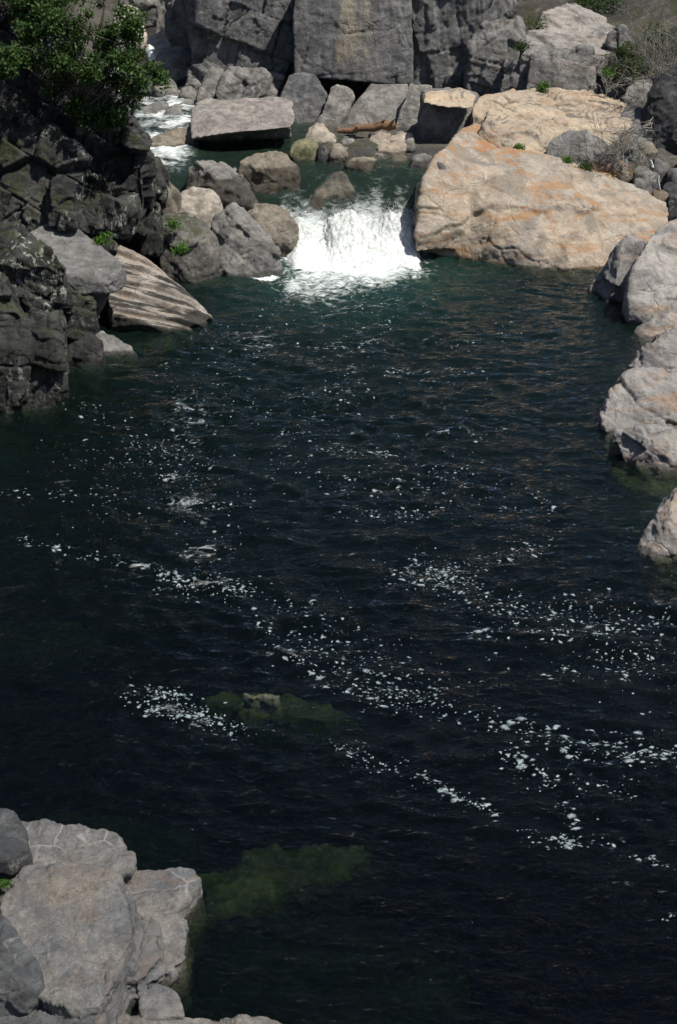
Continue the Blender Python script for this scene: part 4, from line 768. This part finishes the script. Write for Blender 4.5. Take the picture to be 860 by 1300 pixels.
streaks = [  # polyline in pixels, half width in pixels, flecks, size in pixels
    ([(330, 790), (400, 862), (480, 884), (580, 905), (650, 925), (720, 948), (860, 965), (930, 968)], 13, 190, 3.0),
    ([(350, 800), (420, 830), (470, 868), (560, 880)], 26, 250, 2.2),
    ([(640, 905), (700, 935), (780, 945), (860, 962)], 18, 90, 3.0),
    ([(500, 742), (560, 722), (600, 760), (660, 775), (760, 775), (840, 800)], 24, 330, 2.1),
    ([(520, 735), (590, 735)], 16, 110, 2.3), ([(690, 630), (696, 690), (640, 705), (560, 725)], 14, 110, 2.1),
    ([(610, 800), (690, 806), (790, 795), (850, 780)], 14, 90, 2.8), ([(760, 800), (800, 850), (850, 830)], 30, 120, 2.0),
    ([(534, 980), (570, 1003), (628, 1036)], 7, 75, 2.6), ([(700, 1020), (735, 1040), (710, 1068), (780, 1070)], 9, 60, 3.0),
    ([(640, 980), (720, 985), (800, 1000)], 18, 40, 2.4), ([(400, 930), (480, 970), (540, 985)], 14, 70, 2.2), ([(640, 960), (700, 990)], 10, 30, 3.2),
    ([(170, 880), (215, 900), (250, 905), (300, 926)], 14, 170, 2.4), ([(175, 882), (240, 884)], 8, 60, 2.2),
    ([(30, 685), (110, 703), (180, 716), (240, 738), (310, 748)], 6, 120, 2.2), ([(200, 745), (315, 748)], 14, 140, 2.0),
    ([(5, 628), (60, 625), (110, 635)], 8, 30, 1.8), ([(215, 637), (300, 642)], 5, 60, 1.8), ([(200, 602), (245, 604)], 4, 30, 1.8),
    ([(90, 510), (150, 540), (200, 580)], 14, 60, 1.7), ([(140, 580), (260, 575)], 18, 70, 1.6),
    ([(350, 551), (480, 550), (650, 545)], 5, 80, 1.6), ([(405, 572), (520, 576)], 5, 60, 1.7), ([(380, 436), (440, 440), (485, 434)], 5, 70, 1.5),
    ([(495, 472), (560, 470), (615, 468)], 4, 60, 1.5), ([(420, 655), (500, 652), (570, 645)], 10, 90, 1.8), ([(200, 480), (300, 520), (420, 500)], 36, 130, 1.4),
    ([(330, 600), (480, 610), (620, 640)], 30, 140, 1.6), ([(300, 390), (420, 400), (540, 380)], 22, 110, 1.4), ([(230, 430), (330, 420)], 14, 60, 1.4),
    ([(560, 400), (660, 420), (560, 440)], 14, 50, 1.3), ([(450, 610), (600, 600)], 20, 60, 1.7), ([(620, 830), (840, 870), (850, 900)], 24, 45, 2.0), ([(800, 1085), (862, 1104)], 7, 16, 2.8), ([(845, 1165), (868, 1160)], 5, 9, 2.6),
    ([(380, 350), (350, 400), (300, 450), (250, 520), (230, 600)], 26, 330, 1.25), ([(440, 360), (470, 420), (440, 500), (380, 560)], 30, 260, 1.25), ([(200, 560), (260, 640), (280, 720)], 34, 220, 1.4), ([(540, 480), (620, 520), (600, 600), (660, 650)], 30, 160, 1.4), ([(60, 560), (160, 640), (120, 700)], 30, 90, 1.4),
    ([(330, 760), (420, 790), (500, 830)], 26, 120, 1.9), ([(660, 1050), (700, 1080)], 10, 14, 2.2)]
fv, ff_ = [], []; n = 0
KS = 9
for pts, hw, cnt, sz in streaks:
    pts = np.array(pts, float); seg = np.linalg.norm(np.diff(pts, axis=0), axis=1); cum = np.concatenate([[0], np.cumsum(seg)])
    # flecks gather in rafts along the streak
    raft = rs.rand(max(3, cnt // 9)) * cum[-1]
    for i in range(int(cnt * 1.5)):
        t = rs.rand() * cum[-1] if rs.rand() < 0.45 else float(np.clip(raft[rs.randint(len(raft))] + rs.normal(0, cum[-1] * 0.05), 0, cum[-1])); k = min(np.searchsorted(cum, t, 'right') - 1, len(seg) - 1)
        p = pts[k] + (pts[k + 1] - pts[k]) * (t - cum[k]) / seg[k]
        wob = 0.5 * hw * math.sin(t * 0.05 + cnt)
        px, py = p[0] + rs.normal(0, hw * 0.9), p[1] + wob * 0.5 + rs.normal(0, hw * 0.5)
        c = G(px, py); dist = math.hypot(c[1], 10)
        r = 0.66 * sz * dist / F * float(np.clip(rs.lognormal(-0.45, 0.65), 0.25, 2.6)); el = rs.uniform(0.55, 1.0); ang = rs.normal(0, 0.5)
        a = np.arange(KS) / KS * 2 * math.pi; rr = r * rs.uniform(0.45, 1.4, KS)
        ux, uy = rr * np.cos(a) * 1.5, rr * np.sin(a) * el * 1.2
        vx = c[0] + ux * math.cos(ang) - uy * math.sin(ang); vy = c[1] + ux * math.sin(ang) + uy * math.cos(ang)
        vx = np.append(vx, c[0]); vy = np.append(vy, c[1]); h = wave(vx, vy) + 0.004; h[-1] += min(0.010, r * 0.25)
        fv.append(np.stack([vx, vy, h], 1)); ff_.append(np.array([(n + j, n + (j + 1) % KS, n + KS) for j in range(KS)])); n += KS + 1
foam = mesh_np('floating_foam', np.concatenate(fv), np.concatenate(ff_), foam_mat())
body = foam.data.attributes.new('body', 'FLOAT', 'POINT'); bv = np.zeros(len(foam.data.vertices), np.float32); bv[KS::KS + 1] = 1; body.data.foreach_set('value', bv)
tag(foam, kind='stuff', label='small white foam flecks drifting in streaks on the dark pool', cat='foam')

# ------------------------------------------------------------------ vegetation
def leaf_mat(name, a, b):
    M = NT(name); oi = M.n('NewGeometry')
    n1 = M.noise(oi.outputs['Position'], 2.3, 3, 0.6); n2 = M.n('NewGeometry').outputs['Random Per Island']
    c = M.mix(M.ramp(M.math('ADD', M.math('MULTIPLY', n1, 0.5), M.math('MULTIPLY', n2, 0.5)), 0.25, 0.75), a, b)
    d = M.n('BsdfPrincipled'); M.link(c, d.inputs['Base Color']); d.inputs['Roughness'].default_value = 0.65; d.inputs['Specular IOR Level'].default_value = 0.15
    t = M.n('BsdfTranslucent'); M.link(M.mix(1.0, c, (1.3, 1.5, 0.5), 'MULTIPLY'), t.inputs[0])
    m = M.n('MixShader'); m.inputs[0].default_value = 0.3; M.link(d.outputs[0], m.inputs[1]); M.link(t.outputs[0], m.inputs[2])
    M.link(m.outputs[0], M.out.inputs['Surface']); return M.m
def bark_mat(name, a, b):
    M = NT(name); pos = M.n('NewGeometry').outputs['Position']
    nz = M.noise(M.mapping(pos, (8, 8, 2)), 3, 6, 0.7); d = M.n('BsdfPrincipled'); M.link(M.mix(M.ramp(nz, 0.35, 0.65), a, b), d.inputs['Base Color']); d.inputs['Roughness'].default_value = 0.9
    bp = M.n('Bump'); bp.inputs['Distance'].default_value = 0.05; M.link(nz, bp.inputs['Height']); M.link(bp.outputs[0], d.inputs['Normal']); M.link(d.outputs[0], M.out.inputs['Surface']); return M.m
LEAF = leaf_mat('broad_leaf', (0.016, 0.036, 0.013), (0.065, 0.112, 0.032)); LEAF2 = leaf_mat('herb_leaf', (0.035, 0.085, 0.015), (0.085, 0.17, 0.03)); LEAF3 = leaf_mat('grey_green_leaf', (0.03, 0.05, 0.02), (0.07, 0.09, 0.035))
BARK = bark_mat('bark', (0.06, 0.05, 0.04), (0.14, 0.12, 0.10)); TWIG = bark_mat('grey_twig', (0.14, 0.13, 0.115), (0.26, 0.245, 0.22)); DRIFT = bark_mat('driftwood', (0.13, 0.07, 0.038), (0.24, 0.135, 0.07))
def tubes(paths, sides=5):
    """paths: list of (points, radii) -> one set of verts and quads"""
    V, Fc, n = [], [], 0
    for pts, rad in paths:
        pts = np.array(pts, float); k = len(pts)
        tan = np.gradient(pts, axis=0); tan /= np.maximum(1e-9, np.linalg.norm(tan, axis=1))[:, None]
        ref = np.array((0.3, 0.9, 0.2)) if abs(tan[0][2]) > 0.8 else np.array((0, 0, 1.0))
        for i in range(k):
            a = np.cross(tan[i], ref); a /= max(1e-9, np.linalg.norm(a)); b = np.cross(tan[i], a)
            for j in range(sides):
                th = j / sides * 2 * math.pi; V.append(pts[i] + rad[i] * (math.cos(th) * a + math.sin(th) * b))
        for i in range(k - 1):
            for j in range(sides): Fc.append((n + i * sides + j, n + i * sides + (j + 1) % sides, n + (i + 1) * sides + (j + 1) % sides, n + (i + 1) * sides + j))
        n += k * sides
    return V, Fc
def bend(rs, a, b, k=6, wob=0.08):
    a, b = np.array(a, float), np.array(b, float); L = np.linalg.norm(b - a); o = [a + (b - a) * t for t in np.linspace(0, 1, k)]
    for i in range(1, k - 1): o[i] = o[i] + rs.normal(0, wob * L, 3) * (0.5)
    return o
def leaves(rs, centers, sig, per, size):
    """leaf shaped folded blades scattered in clumps"""
    C = np.repeat(np.array(centers, float), per, 0); S = np.repeat(np.array(sig, float), per)
    p = rs.normal(size=C.shape); p /= np.linalg.norm(p, axis=1)[:, None]; p = C + p * (S * rs.uniform(0.25, 1.1, len(C)) ** 0.6)[:, None] * np.array((1, 1, 0.8))
    n = len(p); ax = rs.normal(size=(n, 3)); ax[:, 2] -= 0.2; ax /= np.linalg.norm(ax, axis=1)[:, None]
    up = rs.normal(size=(n, 3)) * 0.7 + (0, 0, 1.0); sd = np.cross(ax, up); sd /= np.maximum(1e-6, np.linalg.norm(sd, axis=1))[:, None]; nn = np.cross(sd, ax)
    L = (size * rs.uniform(0.6, 1.25, n))[:, None]; Wd = L * 0.30
    V = np.stack([p, p + ax * L * 0.5 + sd * Wd + nn * L * 0.06, p + ax * L, p + ax * L * 0.5 - sd * Wd + nn * L * 0.06], 1).reshape(-1, 3)
    return V, np.arange(n * 4).reshape(n, 4)
def bush(name, label, cat, base, blobs, nclump, per, size, sig, mat, seed=0, trunk_r=0.07, group=None, limbs=10, part='crown'):
    """base point, blobs = [(centre, (rx,ry,rz), weight)]"""
    rs = np.random.RandomState(seed); root = empty(name, base); tag(root, label, cat, group)
    cs, sg = [], []
    wts = np.array([b[2] for b in blobs], float); wts /= wts.sum()
    for i in range(nclump):
        b = blobs[rs.choice(len(blobs), p=wts)]; d = rs.normal(size=3); d /= np.linalg.norm(d); rr = rs.uniform(0.2, 1.0) ** 0.45
        cs.append(np.array(b[0]) + d * rr * np.array(b[1])); sg.append(sig * rs.uniform(0.55, 1.4))
    V, Fc = leaves(rs, cs, sg, per, size); base = np.array(base, float)
    mesh_np(part, V - base, Fc, mat, False, root)
    paths = []
    if limbs:
        top = np.array(blobs[0][0]); mid = base * 0.55 + top * 0.45
        paths.append((bend(rs, base, mid, 6, 0.05), np.linspace(trunk_r, trunk_r * 0.65, 6)))
        for i in range(limbs):
            e = cs[rs.randint(len(cs))]; s = base + (mid - base) * rs.uniform(0.4, 1)
            pp = bend(rs, s, e, 7, 0.1); paths.append((pp, np.linspace(trunk_r * 0.45, 0.006, 7)))
            for j in range(4):
                e2 = cs[rs.randint(len(cs))]
                if np.linalg.norm(e2 - pp[4]) < 1.3: paths.append((bend(rs, pp[4], e2, 5, 0.1), np.linspace(trunk_r * 0.2, 0.004, 5)))
        V, Fc = tubes(paths); mesh_np('trunk', np.array(V) - base, Fc, BARK, True, root)
    return root
rs = np.random.RandomState(23)
tb = [(P(110, 70, 30.5), (0.7, 0.7, 0.6), 3), (P(100, -40, 31.5), (1.3, 1.0, 0.8), 3)]
for px, py in [(40, 45), (60, 20), (85, 35), (120, 15), (150, 30), (168, 48), (150, 70), (172, 88), (184, 96), (140, 100), (160, 118), (130, 128), (148, 150), (120, 150), (100, 120), (70, 105), (55, 75), (80, 75), (60, 135), (30, 70), (110, 95), (165, 20), (95, 5), (140, 55)]:
    r = rs.uniform(0.22, 0.42); tb.append((P(px + rs.normal(0, 4), py + rs.normal(0, 4), 30.4 + rs.normal(0, 0.45)), (r, r, r * rs.uniform(0.5, 0.8)), r * 3))
bush('leafy_tree', 'bushy green broadleaf tree leaning out over the dark left bank', 'tree', P(100, 170, 30.5), tb, 380, 46, 0.09, 0.15, LEAF, seed=3, limbs=40)
bush('shrub', 'thin grey green shrub at the right edge of the leafy tree above the rapids', 'shrub', P(168, 146, 31.0), [(P(172, 60, 31.2), (0.28, 0.3, 0.42), 2), (P(168, 108, 31.0), (0.26, 0.3, 0.35), 2), (P(160, 130, 30.9), (0.2, 0.2, 0.2), 1)], 80, 40, 0.06, 0.12, LEAF3, seed=5, limbs=7, trunk_r=0.03)
bush('shrub', 'bright green shrub cut off by the left edge beneath the bare bank', 'shrub', P(-8, 112, 29.2), [(P(-2, 78, 29.2), (0.42, 0.4, 0.32), 1)], 60, 45, 0.08, 0.13, LEAF, seed=6, limbs=5, trunk_r=0.03)
bush('shrub', 'leafy shrub at the top left corner above the bare bank', 'shrub', P(40, 40, 31.8), [(P(48, 6, 31.6), (0.6, 0.5, 0.35), 2), (P(-10, -20, 31.8), (0.9, 0.6, 0.4), 2)], 120, 50, 0.08, 0.15, LEAF, seed=7, limbs=6, trunk_r=0.03)
bush('shrub', 'dark dull green thicket behind the bare twigs at upper right', 'shrub', P(822, 105, 41.6), [(P(812, 70, 41.8), (0.75, 0.6, 0.45), 2), (P(850, 50, 42.2), (0.8, 0.6, 0.55), 2), (P(790, 90, 41.4), (0.4, 0.4, 0.3), 1)], 150, 40, 0.06, 0.2, LEAF3, seed=15, limbs=16, trunk_r=0.03)
bush('shrub', 'dark green bush cut by the top edge right of the pale granite slope', 'shrub', P(770, 34, 46.5), [(P(764, 0, 46.6), (0.85, 0.7, 0.5), 2), (P(810, -5, 47), (0.7, 0.6, 0.5), 1)], 130, 40, 0.07, 0.2, LEAF, seed=16, limbs=12, trunk_r=0.03)
for pp, YY, lb, mm in [([(800, 30), (806, 8), (826, 4), (842, 16), (838, 34)], 46.0, 'dark rock in the brush at the top right corner', G_CLIFFB), ([(838, 52), (842, 30), (870, 24), (890, 50)], 45.0, 'brownish rock at the right edge near the top', G_CLIFFB),
                       ([(736, 34), (742, 16), (760, 12), (774, 24), (770, 36)], 46.2, 'grey rock above the pale granite slope beneath the dark bush', G_CLIFFB)]:
    rock('rock', lb, [pp], Y=YY, lean=0.5, depth=0.9, bulge=0.2, mat=mm, block=0.04)
# herbs and tufts
for i, (px, py, Y, r, lb, mt) in enumerate([
    (687, 110, 41.0, 0.20, 'bright green tuft at the foot of the square mottled face', LEAF2), (658, 186, 37.0, 0.16, 'green tuft in the crack between the two tan slabs', LEAF2),
    (768, 94, 41.0, 0.26, 'green herb clump in the recess right of the square mottled face', LEAF2), (788, 36, 44.2, 0.18, 'bright tuft on the pale slope at upper right', LEAF2),
    (720, 204, 36.6, 0.17, 'green tuft behind the middle of the big tan slab', LEAF2), (774, 228, 36.2, 0.17, 'bright green tuft beside the fallen orange leaves', LEAF2),
    (719, 24, 45.0, 0.14, 'tiny green plant on the pale granite slope', LEAF2), (682, 28, 43.6, 0.34, 'olive shrub in the notch above the mottled outcrop', LEAF3),
    (220, 284, 32.4, 0.16, 'small green tuft on top of the mossy waterline rock', LEAF2), (230, 318, 31.6, 0.22, 'bright green fern clump on the face of the mossy waterline rock', LEAF2),
    (131, 303, 28.6, 0.16, 'grass tuft at the top of the grooved slab', LEAF2), (4, 1122, 10.8, 0.05, 'tiny green plant at the lower left edge', LEAF2),
    (664, 60, 42.0, 0.25, 'olive weed in the crack left of the square mottled face', LEAF3), (745, 212, 36.4, 0.25, 'grey green weeds among fallen orange leaves', LEAF3)]):
    c = P(px, py, Y); s = max(0.02, 0.055 * min(1.0, r / 0.2)); cl = [c + np.random.RandomState(i * 9 + j).normal(0, r * 0.40, 3) * (1, 0.8, 0.6) for j in range(10)]
    V, Fc = leaves(np.random.RandomState(50 + i), cl, [r * 0.55] * 10, 34 if r < 0.5 else 130, s * 1.2)
    foot = c - np.array((0, 0, r * 0.6)); SV, SF = tubes([(bend(np.random.RandomState(i), foot, e, 5, 0.1), np.linspace(0.012, 0.004, 5) * min(1.0, r / 0.15)) for e in cl], 4)
    V = np.concatenate([V, np.array(SV)]); Fc = np.concatenate([Fc, np.array(SF) + len(V) - len(SV)])
    o = mesh_np('plant', V, Fc, mt, False, None, c - np.array((0, 0, r * 0.5))); tag(o, lb, 'plant')
# bare twiggy shrubs on the right
def twig_shrub(name, label, base, heads, seed, n=26):
    rs = np.random.RandomState(seed); paths = []
    base = np.array(base)
    for i in range(n):
        e = np.array(heads[rs.randint(len(heads))]) + rs.normal(0, 0.30, 3); m = bend(rs, base + rs.normal(0, 0.07, 3), e, 8, 0.10)
        paths.append((m, np.linspace(0.013, 0.004, 8)))
        for j in range(4):
            s = m[rs.randint(3, 7)]; d = (e - base) * rs.uniform(0.15, 0.4) + rs.normal(0, 0.28, 3); paths.append((bend(rs, s, s + d, 5, 0.12), np.linspace(0.008, 0.003, 5)))
    V, Fc = tubes(paths, 4); o = mesh_np(name, V, Fc, TWIG, True, None, base); return tag(o, label, 'bare shrub')
twig_shrub('bare_shrub', 'leafless grey twiggy shrub fanning out at the right edge under the top', P(850, 118, 39.6), [P(822, 50, 39.6), P(850, 40, 39.6), P(800, 90, 39.4), P(875, 70, 39.4), P(835, 75, 39.0)], 11, 42)
twig_shrub('bare_shrub', 'fallen leafless branch reaching left over the upper tan ledge', P(826, 158, 37.4), [P(772, 182, 36.8), P(790, 172, 36.8), P(800, 190, 36.6)], 12, 14)
twig_shrub('bare_shrub', 'thin upright leafless stems behind the fallen orange leaves', P(784, 216, 36.5), [P(776, 178, 36.7), P(788, 170, 36.9), P(766, 192, 36.6)], 13, 14)
twig_shrub('bare_shrub', 'small leafless twigs in front of the dark recess', P(770, 116, 40.6), [P(766, 96, 40.5), P(784, 92, 40.6)], 14, 8)
# fallen leaves
rs = np.random.RandomState(77)
litter = []
for i in range(520):
    p = P(rs.normal(768, 20), rs.normal(218, 7), 36.55 + rs.normal(0, 0.1)); litter.append(p)
V, Fc = leaves(rs, litter, [0.03] * len(litter), 1, 0.06); lm = leaf_mat('fallen_leaf', (0.20, 0.09, 0.04), (0.36, 0.19, 0.10))
tag(mesh_np('fallen_leaves', V, Fc, lm, False), kind='stuff', label='orange brown fallen leaves drifted behind the big tan slab', cat='leaves')
# driftwood
rs = np.random.RandomState(4)
A, B = P(428, 166, 39.0), P(503, 158, 38.8)
root = empty('driftwood_log', (A + B) / 2); tag(root, 'reddish brown driftwood log jammed on rocks beneath the overhanging block', 'log')
V, Fc = tubes([(bend(rs, A, B, 9, 0.03), np.array([0.05, 0.08, 0.09, 0.10, 0.10, 0.11, 0.12, 0.13, 0.12])), (bend(rs, A + (B - A) * 0.55, A + (B - A) * 0.8 + np.array((0, -0.1, 0.16)), 5, 0.05), np.linspace(0.06, 0.03, 5))], 9)
mesh_np('trunk', np.array(V) - (A + B) / 2, Fc, DRIFT, True, root)
for a, b, rr in ((P(496, 158, 38.7), P(502, 151, 38.6), 0.05), (P(455, 163, 38.9), P(446, 157, 38.7), 0.03)):
    V, Fc = tubes([(bend(rs, a, b, 4, 0.05), np.linspace(rr, rr * 0.25, 4))], 6)
    mesh_np('branch_stub', np.array(V) - (A + B) / 2, Fc, DRIFT, True, root)
print('rock verts', NV[0])
